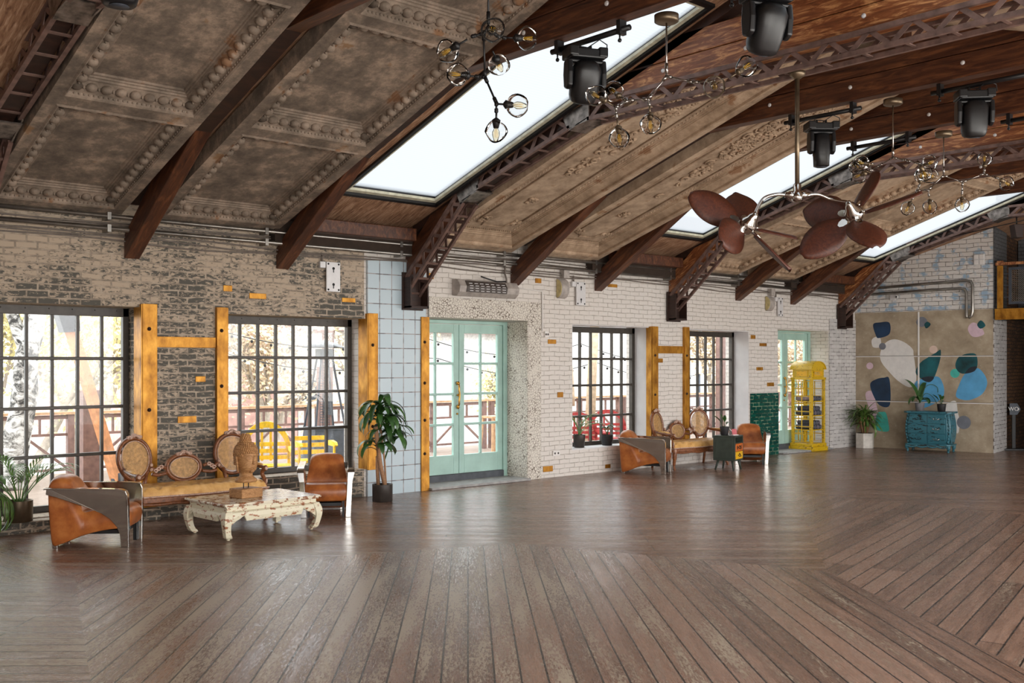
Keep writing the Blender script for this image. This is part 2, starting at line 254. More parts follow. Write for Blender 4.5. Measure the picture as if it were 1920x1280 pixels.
# ------------------------------------------------------------------ mesh builder
class MB:
    def __init__(s): s.v = []; s.f = []; s.mi = []; s.sm = []; s.uvs = {}
    def add(s, vs, fs, mi=0, sm=False):
        b = len(s.v); s.v += [Vector(v) for v in vs]
        for f in fs: s.f.append([i+b for i in f]); s.mi.append(mi); s.sm.append(sm)
        return s
    def box(s, x0, x1, y0, y1, z0, z1, mi=0, T=None):
        vs = [(x, y, z) for z in (z0, z1) for y in (y0, y1) for x in (x0, x1)]
        if T: vs = [T(*v) for v in vs]
        return s.add(vs, [(0, 2, 3, 1), (4, 5, 7, 6), (0, 1, 5, 4), (2, 6, 7, 3), (0, 4, 6, 2), (1, 3, 7, 5)], mi)
    def bar(s, p, q, w, h, up=(0, 0, 1), mi=0):
        p = Vector(p); q = Vector(q); d = (q-p).normalized(); up = Vector(up)
        if abs(d.dot(up)) > 0.98: up = Vector((0, 1, 0))
        a = d.cross(up).normalized(); b = a.cross(d).normalized(); vs = []
        for c in (p, q):
            for i, j in ((-1, -1), (1, -1), (1, 1), (-1, 1)): vs.append(c+a*(i*w/2)+b*(j*h/2))
        return s.add(vs, [(3, 2, 1, 0), (4, 5, 6, 7), (0, 1, 5, 4), (1, 2, 6, 5), (2, 3, 7, 6), (3, 0, 4, 7)], mi)
    def tube(s, pts, r, n=8, mi=0, cap=True, flat=1.0):
        pts = [Vector(p) for p in pts]; m = len(pts); rs = r if isinstance(r, (list, tuple)) else [r]*m
        vs = []; pa = None
        for i, p in enumerate(pts):
            d = (pts[min(i+1, m-1)]-pts[max(i-1, 0)]).normalized()
            if pa is None: a = d.orthogonal().normalized() if abs(d.z) > 0.9 else d.cross(Vector((0, 0, 1))).normalized()
            else:
                a = pa-d*pa.dot(d); a = a.normalized() if a.length > 1e-6 else d.orthogonal().normalized()
            pa = a; b = d.cross(a)
            for k in range(n):
                t = 2*PI*k/n; vs.append(p+(a*math.cos(t)+b*math.sin(t)*flat)*rs[i])
        fs = [(i*n+k, i*n+(k+1) % n, (i+1)*n+(k+1) % n, (i+1)*n+k) for i in range(m-1) for k in range(n)]
        if cap: fs += [tuple(range(n-1, -1, -1)), tuple((m-1)*n+k for k in range(n))]
        return s.add(vs, fs, mi, True)
    def lathe(s, prof, c=(0, 0, 0), n=20, mi=0, axis=None, sx=1, sy=1):
        c = Vector(c); vs = []; R = Vector((0, 0, 1)).rotation_difference(Vector(axis)).to_matrix() if axis else None
        for r, z in prof:
            for k in range(n):
                t = 2*PI*k/n; v = Vector((r*math.cos(t)*sx, r*math.sin(t)*sy, z)); vs.append(c+(R @ v if R else v))
        m = len(prof); fs = [(i*n+k, i*n+(k+1) % n, (i+1)*n+(k+1) % n, (i+1)*n+k) for i in range(m-1) for k in range(n)]
        if prof[0][0] > 1e-4: fs.append(tuple(range(n-1, -1, -1)))
        if prof[-1][0] > 1e-4: fs.append(tuple((m-1)*n+k for k in range(n)))
        return s.add(vs, fs, mi, True)
    def ball(s, c, r, n=12, m=8, sc=(1, 1, 1), mi=0):
        vs = []; c = Vector(c)
        for i in range(m+1):
            a = PI*i/m
            for k in range(n):
                t = 2*PI*k/n; vs.append(c+Vector((r*math.sin(a)*math.cos(t)*sc[0], r*math.sin(a)*math.sin(t)*sc[1], -r*math.cos(a)*sc[2])))
        return s.add(vs, [(i*n+k, i*n+(k+1) % n, (i+1)*n+(k+1) % n, (i+1)*n+k) for i in range(m) for k in range(n)], mi, True)
    def prism(s, poly, t0, t1, ax='y', mi=0, T=None, sm=False):
        n = len(poly); f = {'y': lambda u, v, w: (u, w, v), 'x': lambda u, v, w: (w, u, v), 'z': lambda u, v, w: (u, v, w)}[ax]
        vs = [f(u, v, t0) for u, v in poly]+[f(u, v, t1) for u, v in poly]
        if T: vs = [T(*v) for v in vs]
        s.add(vs, [tuple(range(n-1, -1, -1)), tuple(range(n, 2*n))]+[(i, (i+1) % n, (i+1) % n+n, i+n) for i in range(n)], mi, sm); return s
    def loft(s, rings, mi=0, cap=True, sm=True):
        n = len(rings[0]); vs = [p for r in rings for p in r]; m = len(rings)
        fs = [(i*n+k, i*n+(k+1) % n, (i+1)*n+(k+1) % n, (i+1)*n+k) for i in range(m-1) for k in range(n)]
        if cap: fs += [tuple(range(n-1, -1, -1)), tuple((m-1)*n+k for k in range(n))]
        return s.add(vs, fs, mi, sm)
    def strip(s, L, R, mi=0):
        n = len(L); return s.add(list(L)+list(R), [(i, i+1, n+i+1, n+i) for i in range(n-1)], mi, True)
    def build(s, name, mat, parent=None, bevel=0, world=False, sub=0, uvf=None, solid=0):
        me = bpy.data.meshes.new(name); vs = s.v
        if world and parent is not None:
            inv = wm(parent).inverted(); vs = [inv @ v for v in vs]
        me.from_pydata([tuple(v) for v in vs], [], s.f)
        bm = bmesh.new(); bm.from_mesh(me); bm.faces.ensure_lookup_table()
        for f in bm.faces: f.material_index = s.mi[f.index]; f.smooth = s.sm[f.index]
        bmesh.ops.recalc_face_normals(bm, faces=bm.faces)
        ul = bm.loops.layers.uv.new('UVMap')
        for f in bm.faces:
            n = f.normal; a = max(range(3), key=lambda i: abs(n[i]))
            for lp in f.loops:
                p = s.v[lp.vert.index]
                lp[ul].uv = uvf(p, f) if uvf else ((p.y, p.z) if a == 0 else (p.x, p.z) if a == 1 else (p.x, p.y))
        bm.to_mesh(me); bm.free()
        for mt in (mat if isinstance(mat, (list, tuple)) else [mat]): me.materials.append(M[mt] if isinstance(mt, str) else mt)
        ob = bpy.data.objects.new(name, me); COL.objects.link(ob)
        if parent is not None: ob.parent = parent
        if bevel: b = ob.modifiers.new('bevel', 'BEVEL'); b.width = bevel; b.segments = 2; b.limit_method = 'ANGLE'; b.angle_limit = math.radians(40)
        if sub: b = ob.modifiers.new('sub', 'SUBSURF'); b.levels = sub; b.render_levels = sub
        if solid: b = ob.modifiers.new('solid', 'SOLIDIFY'); b.thickness = solid
        return ob
def wm(o):
    m = Matrix.LocRotScale(o.location, o.rotation_euler, o.scale)
    return (wm(o.parent) @ m) if o.parent else m
def thing(name, label, cat, loc=(0, 0, 0), rz=0, group=None, rot=None):
    o = bpy.data.objects.new(name, None); COL.objects.link(o); o.location = loc; o.rotation_euler = rot if rot else (0, 0, rz); o.empty_display_size = 0.1
    o['label'] = label; o['category'] = cat
    if group: o['group'] = group
    return o
def tag(o, label, cat, group=None, kind=None):
    o['label'] = label; o['category'] = cat
    if group: o['group'] = group
    if kind: o['kind'] = kind
    return o
def struct(name, mb, mat, label=None, **k):
    o = mb.build(name, mat, **k); o['kind'] = 'structure'
    if label: o['label'] = label
    o['category'] = name.split('_')[0]; return o
def sthing(name, label, loc=(0, 0, 0)):
    o = thing(name, label, name.split('_')[0], loc); o['kind'] = 'structure'; return o
def dup(root, loc, rz, label, group=None):
    r = root.copy(); COL.objects.link(r); r.location = loc; r.rotation_euler = (0, 0, rz); r['label'] = label
    if group: r['group'] = group
    def rec(a, b):
        for ch in list(a.children):
            c = ch.copy(); COL.objects.link(c); c.parent = b; rec(ch, c)
    rec(root, r); return r
def place(root, loc, rz): root.location = loc; root.rotation_euler = (0, 0, rz)
def cr_closed(pts, k=6):
    n = len(pts); out = []
    for i in range(n):
        p0, p1, p2, p3 = [Vector(pts[(i+j-1) % n]) for j in range(4)]
        for q in range(k):
            t = q/k; out.append(0.5*((2*p1)+(p2-p0)*t+(2*p0-5*p1+4*p2-p3)*t*t+(3*p1-p0-3*p2+p3)*t**3))
    return out
def cr_open(pts, k=6):
    pts = [Vector(p) for p in pts]; P = [pts[0]]+pts+[pts[-1]]; out = []
    for i in range(1, len(P)-2):
        p0, p1, p2, p3 = P[i-1:i+3]
        for q in range(k):
            t = q/k; out.append(0.5*((2*p1)+(p2-p0)*t+(2*p0-5*p1+4*p2-p3)*t*t+(3*p1-p0-3*p2+p3)*t**3))
    out.append(pts[-1]); return out
rnd = random.Random(7)
# ------------------------------------------------------------------ the room
YW, YO, YF, YD = 11.1, 11.62, 11.42, 11.52      # wall face, outer face, window frame plane, door plane
XL = -2.9; YB = -0.7; RY = 5.2
def deck(y): return 3.74+0.327*(10.3-(y if y >= RY else 2*RY-y))
# floor: one field of boards per direction
P1, P2, P3, P4 = (2.92, 8.54), (6.55, 7.24), (7.58, 4.55), (5.98, 2.38); PL = (1.99, 5.58)
TB1, TB2, TB3 = (11.8, 7.55), (12.0, 6.2), (12.1, 4.0); KN = (7.58, 4.55)
e0 = XL; e1 = 25.0
polys = [([P1, P2, P3, P4, (4.6, YB), (0.2, YB), PL], 50.5),                                   # the middle field
         ([(e0, YB), (0.2, YB), PL, P1, (e0, 8.9)], -41), 
         ([(e0, 8.9), P1, (2.98, 11.8), (e0, 11.8)], 98),
         ([P1, (2.98, 11.8), (18.9, 11.8), TB1, P3, P2], -42),
         ([P3, TB1, TB2, TB3, (12.2, YB), (4.6, YB), P4], 14),
         ([TB1, (18.9, 11.8), (e1, 11.8), (e1, YB), (12.2, YB), TB3, TB2], -48)]
fl = MB(); angs = []
for pl, ang in polys:
    fl.add([(x, y, 0) for x, y in pl], [tuple(range(len(pl)))]); angs.append((pl, math.radians(ang)))
def fuv(p, f):
    a = angs[f.index][1]; return (p.x*math.cos(a)+p.y*math.sin(a)+f.index*3.1, -p.x*math.sin(a)+p.y*math.cos(a)+f.index*0.4)
o = fl.build('floor', 'floor', uvf=fuv); o['kind'] = 'structure'; o['category'] = 'floor'; o['label'] = 'worn brown painted floorboards laid in angled fields'
so_ = MB(); so_.box(XL-.2, e1, YB-.2, 11.9, -0.14, -0.012); struct('floor', so_, 'soil', 'subfloor under the boards')

# window wall
WIN = {1: (2.55, 4.50, .13, 2.33), 2: (5.50, 7.45, .35, 2.29), 3: (11.22, 13.05, .38, 2.32), 4: (14.02, 15.83, .28, 2.31)}
DOOR = {1: (8.42, 10.27, 0, 2.34), 2: (16.76, 18.55, 0, 2.38)}
ops = sorted(list(WIN.values())+list(DOOR.values()))
wl = MB(); xs = XL
def wmi(x): return 0 if x < 7.5 else 1
TOPW = 3.52
edges = [(XL, 7.42, 0), (7.42, 19.75, 1)]
def wbox(x0, x1, z0, z1):
    for a, b, mi in edges:
        u, v = max(x0, a), min(x1, b)
        if v > u: wl.box(u, v, YW, YO, z0, z1, mi)
for (a, b, z0, z1) in ops:
    wbox(xs, a, 0, TOPW)
    wbox(a, b, z1, TOPW)
    if z0 > 0: wbox(a, b, -0.02, z0)
    xs = b
wbox(xs, 19.75, 0, TOPW)
struct('wall_left', wl, ['grey_brick', 'white_brick'], 'brick wall with windows, grey at the left and white further on')
# smooth white linings of the white window reveals
for k, (a, b, z0, z1) in ((3, WIN[3]), (4, WIN[4])):
    r = MB(); r.box(b-.012, b-.001, YW+.004, YF, z0, z1); r.box(a+.001, b-.012, YW+.004, YF, z1-.012, z1-.001); r.box(a+.001, b-.012, YW+.004, YF, z0+.001, z0+.02); r.box(a+.001, a+.012, YW+.004, YF, z0+.02, z1-.012)
    struct('trim_%d' % k, r, 'reveal_white', 'smooth white plaster lining of the window opening')
r = MB(); r.box(18.538, 18.549, YW+.004, YD, 0, 2.37); r.box(16.761, 18.538, YW+.004, YD, 2.366, 2.379); struct('trim_5', r, 'white_brick', 'white painted reveal beside the green door')
r = MB(); r.box(XL, 4.66, 10.93, YW-.002, 0, .12); struct('trim_6', r, 'grey_brick', 'low stone kerb under the leftmost window', bevel=.012)
# tiled pilasters
r = MB(); r.box(7.45, 8.40, YW-.03, YW-.001, 0, 3.06); struct('trim_7', r, 'blue_tile', 'pale blue square tiled pilaster', uvf=lambda p, f: ((p.x-7.45 if abs(f.normal.y) > .5 else p.y), p.z+.02))
r = MB(); r.box(15.86, 16.75, YW-.025, YW-.001, 0, 1.165); struct('trim_8', r, 'green_tile', 'glossy dark green tiled dado')
r = MB(); r.box(18.56, 19.56, YW-.025, YW-.001, 0, 2.62); struct('trim_9', r, 'white_tile', 'white narrow tiled corner pilaster')
# cracked surround of the green door
r = MB(); r.box(8.44, 10.53, YW-.04, YW-.001, 2.34, 2.62); r.box(10.27, 10.53, YW-.04, YW-.001, 0, 2.34)
r.box(10.25, 10.268, YW-.04, YD, 0, 2.33); struct('trim_10', r, 'crackle', 'cracked cream painted surround of the green double door', bevel=.006)
r = MB(); r.box(8.43, 10.25, YW-.12, YD, .002, .035); struct('trim_11', r, 'stone', 'grey stone door threshold', bevel=.006)
r = MB(); r.box(16.77, 18.54, YW-.12, YD, .002, .03); struct('trim_12', r, 'stone', 'grey threshold of the far door', bevel=.006)

def window(k, xs, zs, fx0, fx1, fz0, fz1, label):
    t = sthing('window_%d' % k, label, (fx0, YF, fz0))
    f = MB(); d0, d1 = YF, YF+.07; w_ = .065
    f.box(fx0, fx1, d0, d1, fz0, fz0+w_); f.box(fx0, fx1, d0, d1, fz1-w_-.03, fz1); f.box(fx0, fx0+w_, d0, d1, fz0, fz1); f.box(fx1-w_, fx1, d0, d1, fz0, fz1)
    n = int((fx1-fx0)/.24)
    for i in range(n): f.ball((fx0+.12+i*.24, d0, fz1-.03), .008, 6, 4)
    f.build('frame', 'window_metal', t, bevel=.006, world=True)
    m_ = MB()
    for x in xs: m_.box(x-.016, x+.016, d0+.012, d1-.012, fz0+w_, fz1-w_-.02)
    for z in zs: m_.box(fx0+w_, fx1-w_, d0+.004, d1-.01, z-.018, z+.018)
    m_.build('muntins', 'window_metal', t, bevel=.005, world=True)
    g = MB(); g.box(fx0+.03, fx1-.03, d0+.034, d0+.038, fz0+.03, fz1-.03); g.build('glass', 'glass', t, world=True)
window(1, [2.65, 2.91, 3.175, 3.42, 3.68, 3.945, 4.205], [1.765, 1.235, .72], 2.56, 4.495, .135, 2.325, 'tall dark metal window at the left edge of the brick wall')
window(2, [5.62, 5.86, 6.10, 6.345, 6.59, 6.83, 7.075], [1.785, 1.355, .885], 5.51, 7.44, .355, 2.285, 'dark metal window behind the carved head and the coffee table')
window(3, [11.50, 11.75, 12.0, 12.25, 12.5, 12.74], [1.79, 1.365, .87], 11.235, 13.035, .40, 2.305, 'dark metal window in the white wall with two potted plants on its sill')
window(4, [14.28, 14.52, 14.765, 15.0, 15.24, 15.47], [1.795, 1.33, .87], 14.035, 15.815, .30, 2.295, 'dark metal window behind the far settee')
def leaf_door(t, x0, x1, z0, z1, hx, handed):
    L = MB(); y0, y1 = YD, YD+.05; st = .095
    L.box(x0, x0+st, y0, y1, z0, z1); L.box(x1-st, x1, y0, y1, z0, z1); L.box(x0+st, x1-st, y0, y1, z1-.13, z1); L.box(x0+st, x1-st, y0, y1, z0, z0+.27)
    xm = (x0+x1)/2; L.box(xm-.018, xm+.018, y0+.006, y1-.006, z0+.27, z1-.13)
    H = z1-.13-(z0+.27)
    for i in (1, 2, 3): z = z0+.27+H*i/4; L.box(x0+st, x1-st, y0+.004, y1-.004, z-.018, z+.018)
    lf = L.build('door_leaf', 'mint', t, bevel=.006, world=True)
    g = MB(); g.box(x0+.08, x1-.08, y0+.022, y0+.026, z0+.25, z1-.11); g.build('glass', 'glass', lf, world=True)
    return lf
def door(k, x0, x1, z1, label):
    t = sthing('door_%d' % k, label, ((x0+x1)/2, YD, 0)); z0 = .13
    f = MB(); f.box(x0, x0+.06, YD-.02, YD+.08, 0, z1); f.box(x1-.08, x1, YD-.02, YD+.08, 0, z1); f.box(x0+.06, x1-.08, YD-.02, YD+.08, z1-.05, z1); f.build('frame', 'mint', t, bevel=.006, world=True)
    f = MB(); f.box(x0+.06, x1-.08, YD-.03, YD+.08, .03, z0-.005); f.build('threshold', 'dark_sill', t, bevel=.004, world=True)
    xm = (x0+x1)/2-.01
    leaf_door(t, x0+.065, xm-.004, z0, z1-.055, 0, 0); lf = leaf_door(t, xm+.004, x1-.085, z0, z1-.055, 0, 1)
    h = MB(); c = [(xm-.04, YD-.01, 1.42), (xm-.04, YD-.05, 1.40), (xm-.045, YD-.06, 1.33), (xm-.035, YD-.06, 1.26), (xm-.045, YD-.06, 1.18), (xm-.04, YD-.05, 1.12), (xm-.04, YD-.01, 1.10)]
    h.tube(cr_open(c, 5), .013, 8); h.ball((xm-.04, YD-.03, 1.43), .028); h.ball((xm-.04, YD-.03, 1.09), .024, sc=(1, 1, 1.4)); h.ball((xm-.04, YD-.01, .99), .016); h.ball((xm-.04, YD-.03, 1.26), .018)
    h.build('door_handle', 'brassy', lf, world=True)
door(1, 8.43, 10.25, 2.335, 'mint green glazed double door with brass pull')
door(2, 16.77, 18.535, 2.375, 'far mint green glazed double door behind the yellow cabinet')

# unseen walls: tall back openings added for light, end wall solid white for reflections
wb = MB(); x = XL
for i in range(9):
    a = XL+.8+i*3.05; wb.box(x, a, YB-.3, YB, 0, TOPW, 0)
    wb.box(a, a+2.2, YB-.3, YB, 0, .35, 0); wb.box(a, a+2.2, YB-.3, YB, 3.0, TOPW, 0); x = a+2.2
wb.box(x, 25.2, YB-.3, YB, 0, TOPW, 0); struct('wall_back', wb, 'white_brick', 'white brick wall behind the viewer with tall openings')
we = MB(); z0 = TOPW
we.box(XL-.3, XL, YB-.3, YO, 0, TOPW)
we.prism([(YB-.3, TOPW), (YO, TOPW), (RY, deck(RY)+.1)], XL-.3, XL, 'x'); struct('wall_end', we, 'white_brick', 'white brick end wall left of the viewer')

# far wall with the mural
F0 = Vector((19.57, 11.1, 0)); FD = Vector((0.163, -0.9866, 0)); FN = Vector((-0.9866, -0.163, 0))   # along the wall, and towards the room
def FP(s, z, d=0): p = F0+FD*s+FN*d; return (p.x, p.y, z)
def FT(x, y, z): return FP(x, z, -y)        # local x along the wall, y into the wall
fw = MB(); 
def slope_top(s): return deck(FP(s, 0)[1])-.02
fw.box(-.2, 2.68, 0, .35, 0, 2.765, 0, FT)
pts = [(-.2, 2.765), (2.68, 2.765), (2.68, slope_top(2.68)), (-.2, slope_top(0))]
fw.prism(pts, 0, .35, 'y', 1, FT)
struct('wall_right', fw, ['concrete', 'blue_brick'], 'far wall, concrete below and white and pale blue brick above', uvf=lambda p, f: (((p-F0).dot(FD)), p.z))
# tiled return beside the passage, opening beyond, back room
def rv(z0, z1, mat, n, lab, d=0):
    r = MB(); r.box(2.681, 2.70+d, -.005, .95, z0, z1, 0, FT); struct(n, r, mat, lab, uvf=lambda p, f: (p.x, p.z))
rv(0, 2.56, 'white_tile', 'trim_13', 'white tiled return of the far wall'); rv(2.56, 4.6, 'slate_brick', 'trim_14', 'dark grey brick return of the far wall')
bk = MB(); bk.prism([(2.681, 0), (6.5, 0), (6.5, 5.4), (2.681, 5.4)], 3.2, 3.4, 'y', 0, FT); struct('wall_passage', bk, 'dark_brick', 'dark brick wall inside the passage', uvf=lambda p, f: ((p-F0).dot(FD), p.z))
bk = MB(); bk.box(2.70, 9.6, 1.9, 2.0, 2.78, 6.0, 0, FT); struct('wall_mezzanine', bk, 'slate_brick', 'dark slate wall behind the balcony')
bk = MB(); bk.box(2.5, 6.5, .95, 1.05, 0, 2.7, 0, FT); 
bk = MB(); bk.box(2.5, 2.681, .95, 3.3, 0, 5.4, 0, FT); bk.box(4.6, 4.8, 0, 3.3, 0, 2.6, 0, FT); bk.box(4.6, 12.2, 0, .3, 0, 2.6, 0, FT); struct('wall_passage', bk, 'dark_brick', 'dark side walls of the passage')
bk = MB(); bk.box(2.74, 12.2, .0, 1.9, 2.60, 2.76, 0, FT); struct('ceiling_passage', bk, 'blackmetal', 'underside of the balcony floor')

# ceiling boards
cl = MB(); T1 = [2.7+5.46*i for i in range(-1, 5)]   # truss lines
SKY = [(t-1.57, t-.20) for t in T1[2:]]; SY0, SY1 = 6.05, 10.3
def cdeck(x0, x1, y0, y1, mi=0):
    def T(x, y, z): return (x, y, deck(y)+z)
    cl.box(x0, x1, y0, y1, 0, .05, mi, T)
    cl.box(x0, x1, 2*RY-y1, 2*RY-y0, 0, .05, mi, T)
xx = XL-.3
for a, b in SKY:
    if b < XL: continue
    a_ = max(a, XL)
    if a > xx: cdeck(xx, a_, RY, YO)
    cdeck(a_, b, RY, SY0); cdeck(a_, b, SY1, YO); xx = b
cdeck(xx, 25.4, RY, YO)
struct('ceiling', cl, 'peel', 'peeling brown board ceiling between the rafters')
k = 5
for i, (a, b) in enumerate(SKY):
    if b < XL+.5: continue
    for side in (0, 1):  # second side: mirrored skylights added in the near slope to let in light
        def T(x, y, z, side=side): yy = y if side == 0 else 2*RY-y; return (x, yy, deck(yy)+z)
        t = sthing('window_%d' % k, ['white skylight high above the left of the room', 'largest white skylight, above the pale blue pilaster', 'second white skylight, behind the ceiling fan', 'third white skylight, close to the far wall'][min(3, i+1)] if side == 0 else 'skylight added in the near roof slope to bring in light', (a, 8 if side == 0 else 2.4, 4.4)); k += 1
        f = MB(); e = .05
        for (x0, x1, y0, y1) in ((a-e, a, SY0-e, SY1+e), (b, b+e, SY0-e, SY1+e), (a, b, SY1, SY1+e), (a, b, SY0-e, SY0)): f.box(x0, x1, y0, y1, -.03, .12, 1, T)
        e = .055
        for (x0, x1, y0, y1) in ((a, a+e, SY0, SY1), (b-e, b, SY0, SY1), (a+e, b-e, SY1-e, SY1), (a+e, b-e, SY0, SY0+e)): f.box(x0, x1, y0, y1, .0, .03, 0, T)
        f.build('frame', ['skyframe', 'blackmetal'], t, world=True)
        g = MB(); g.box(a+.01, b-.01, SY0+.01, SY1-.01, .075, .085, 0, T); g.build('glass', 'polycarb', t, world=True)
# timber wall plate under the boards
for i, (a, b) in enumerate([(.9, 2.55), (6.36, 7.98), (11.82, 13.45), (17.28, 18.9)]):
    r = MB(); r.box(a, b, 10.72, 10.9, 3.30, 3.46); o = r.build('wall_plate', 'beam', bevel=.01)
    tag(o, ['dark timber plate on the wall top at the left edge', 'dark timber plate on the wall top above the pale blue tiles', 'dark timber plate on the wall top left of the second steel truss foot', 'dark timber plate on the wall top by the far corner'][i], 'beam', 'timber plates along the wall top')
    r = MB(); r.box(a-.3, b+.3, 10.95, 11.1, 3.15, 3.44); struct('trim_%d' % (15+i), r, 'soil', 'dark strip at the wall head with the shade of a gap in its colour')  # solid strip, the gap's shade painted on as dark colour

# ------------------------------------------------------------------ coffered plaster ceiling panels
SL = 0.327; CS = math.sqrt(1+SL*SL)
def panel(x0, x1, cells, kind, mats, label, yb=10.98, yt=5.45):
    t = thing('ceiling_panel', label, 'ceiling panel', ((x0+x1)/2, (yb+yt)/2, 3.3+SL*(11-(yb+yt)/2)), group='coffered plaster ceiling panels')
    def T(x, y, z): return (x, y, 3.3+SL*(11-y)+z)
    f = MB(); xa, xb = x0+.10, x1-.10; H = .16
    f.box(x0, xa, yt, yb, 0, H, 0, T); f.box(xb, x1, yt, yb, 0, H, 0, T)
    ys = [yb]+[v for c in cells for v in c]+[yt]
    for i in range(0, len(ys), 2): f.box(xa, xb, ys[i+1], ys[i], 0, H, 0, T)
    f.box(x0, x1, yt, yb, H, H+.02, 0, T)
    # small raised fillet on the frame
    f.build('panel_frame', mats[0], t, world=True)
    m_ = MB(); fld = MB()
    prof = [(0, 0), (.015, -.012), (.03, 0), (.03, .03), (.05, .035), (.08, .05), (.13, .085), (.145, .085), (.15, .10), (.165, .10), (.17, .112), (.19, .112), (.2, .125)]
    for (c0, c1) in cells:
        rings = []
        for d, wv in prof: rings.append([T(xa+d, c1+d, wv), T(xb-d, c1+d, wv), T(xb-d, c0-d, wv), T(xa+d, c0-d, wv)])
        m_.loft(rings, cap=False, sm=False)
        fld.add([T(xa+.2, c1+.2, .125), T(xb-.2, c1+.2, .125), T(xb-.2, c0-.2, .125), T(xa+.2, c0-.2, .125)], [(0, 1, 2, 3)])
        if kind in ('egg', 'egg2'):
            st = .115; d = .088
            for (ax, p, q, fixed) in (('x', xa+d, xb-d, c0-d), ('x', xa+d, xb-d, c1+d), ('y', c1+d, c0-d, xa+d), ('y', c1+d, c0-d, xb-d)):
                n = max(2, int((q-p)/st))
                for j in range(n+1):
                    v = p+(q-p)*j/n; c = T(v, fixed, .055) if ax == 'x' else T(fixed, v, .055)
                    m_.ball(c, .056, 8, 6, (.95, .95, .75))
                    if j < n: v2 = v+(q-p)/n/2; c = T(v2, fixed, .052) if ax == 'x' else T(fixed, v2, .052); m_.ball(c, .014, 5, 4, (1, 1, 1.6))
                n2 = n*3
                for j in range(n2+1):
                    v = p+(q-p)*j/n2; off = -.064
                    if ax == 'x': c = T(v, fixed+(.056 if fixed > (c0+c1)/2 else -.056), .018)
                    else: c = T(fixed+(-.056 if fixed < (x0+x1)/2 else .056), v, .018)
                    m_.ball(c, .011, 4, 3)
        else:
            # raised line with scooped corners, twisted rope and scrollwork
            ix0, ix1, iy0, iy1 = xa+.32, xb-.32, c1+.34, c0-.34; rr = .16; pts = []
            for cx, cy, a0 in ((ix1, iy1, 180), (ix0, iy1, 270), (ix0, iy0, 0), (ix1, iy0, 90)):
                for q in range(7): a = math.radians(a0+q*15); pts.append(T(cx+rr*math.cos(a) if True else 0, cy+rr*math.sin(a), .118))
            pts2 = []
            for cx, cy, a0 in ((ix1, iy1, 270), (ix0, iy1, 0), (ix0, iy0, 90), (ix1, iy0, 180)):
                for q in range(7):
                    a = math.radians(a0-q*15); pts2.append(T(cx+rr*math.cos(a), cy+rr*math.sin(a), .118))
            m_.tube(pts2+[pts2[0]], .014, 5)
            r_ = random.Random(int(x0*10)); xm = (x0+x1)/2
            def scroll(cx, cy, s, tr, dr):
                m_.tube([T(cx+s*math.exp(-tq*.28)*math.cos(tr+dr*tq), cy+s*math.exp(-tq*.28)*math.sin(tr+dr*tq), .112) for tq in [k_*.55 for k_ in range(11)]], [.011+.012*(k_/10) for k_ in range(11)], 5)
            for _ in range(210):
                cy = 6.2+abs(r_.gauss(0, 1))*1.15
                if cy > 9.2: continue
                wd = .30*(1-(cy-6.0)/4.4); scroll(xm+r_.uniform(-wd, wd), cy, r_.uniform(.035, .085), r_.uniform(0, 6.28), r_.choice((-1, 1)))
            for cx, cy in ((xm, 9.75), (xm-.28, c0-.5), (xm+.28, c0-.5)):
                for _ in range(9): scroll(cx+r_.uniform(-.07, .07), cy+r_.uniform(-.06, .06), r_.uniform(.02, .05), r_.uniform(0, 6.28), r_.choice((-1, 1)))
            # lattice pattern in the cove and worn rosettes
            for fixed in (xa+.24, xb-.24):
                n = 90
                for j in range(n): y = c1+.26+(c0-c1-.52)*j/n; m_.ball(T(fixed, y, .112), .013, 4, 3)
            for j in range(24): x = xa+.26+(xb-xa-.52)*j/23; m_.ball(T(x, c0-.24, .112), .013, 4, 3)
    m_.build('moulding', mats[1], t, world=True); fld.build('coffer_field', mats[0], t, world=True)
    return t
G = ('plaster_grey', 'mould_grey'); TN = ('plaster_tan', 'mould_tan')
rows = [(10.87, 9.10), (8.96, 7.22), (7.10, 5.56)]
panel(-.60, .75, rows, 'egg', G, 'grey brown coffered panel out past the left edge')
panel(2.86, 4.24, rows, 'egg', G, 'grey brown coffered plaster panel leftmost in the ceiling')
panel(4.58, 6.12, rows, 'egg', G, 'grey brown coffered plaster panel left of the largest skylight')
panel(8.32, 9.86, [(10.85, 5.6)], 'scroll', TN, 'tan plaster panel with scrollwork right of the largest skylight')
panel(10.18, 11.64, [(10.85, 5.6)], 'scroll', TN, 'tan plaster panel with scrollwork left of the second skylight')
panel(13.78, 15.30, rows, 'egg', TN, 'tan coffered panel right of the second skylight, behind the fan')
panel(15.62, 17.08, rows, 'egg', TN, 'tan coffered panel left of the third skylight')
# plain plaster panels of the near roof slope
for i, (x0, x1) in enumerate([(8.32, 9.86), (10.18, 11.64), (13.78, 15.30), (15.62, 17.08), (4.58, 6.12)]):
    r = MB(); r.box(x0, x1, .2, 4.9, -.2, -.05, 0, lambda x, y, z: (x, y, deck(y)+z)); r.box(x0+.1, x1-.1, .4, 4.7, -.22, -.2, 0, lambda x, y, z: (x, y, deck(y)+z))
    tag(r.build('ceiling_panel', 'plaster_tan'), ['first', 'second', 'third', 'fourth', 'nearest'][i]+' flat tan panel of the roof slope above the viewer', 'ceiling panel', 'flat panels of the near slope')

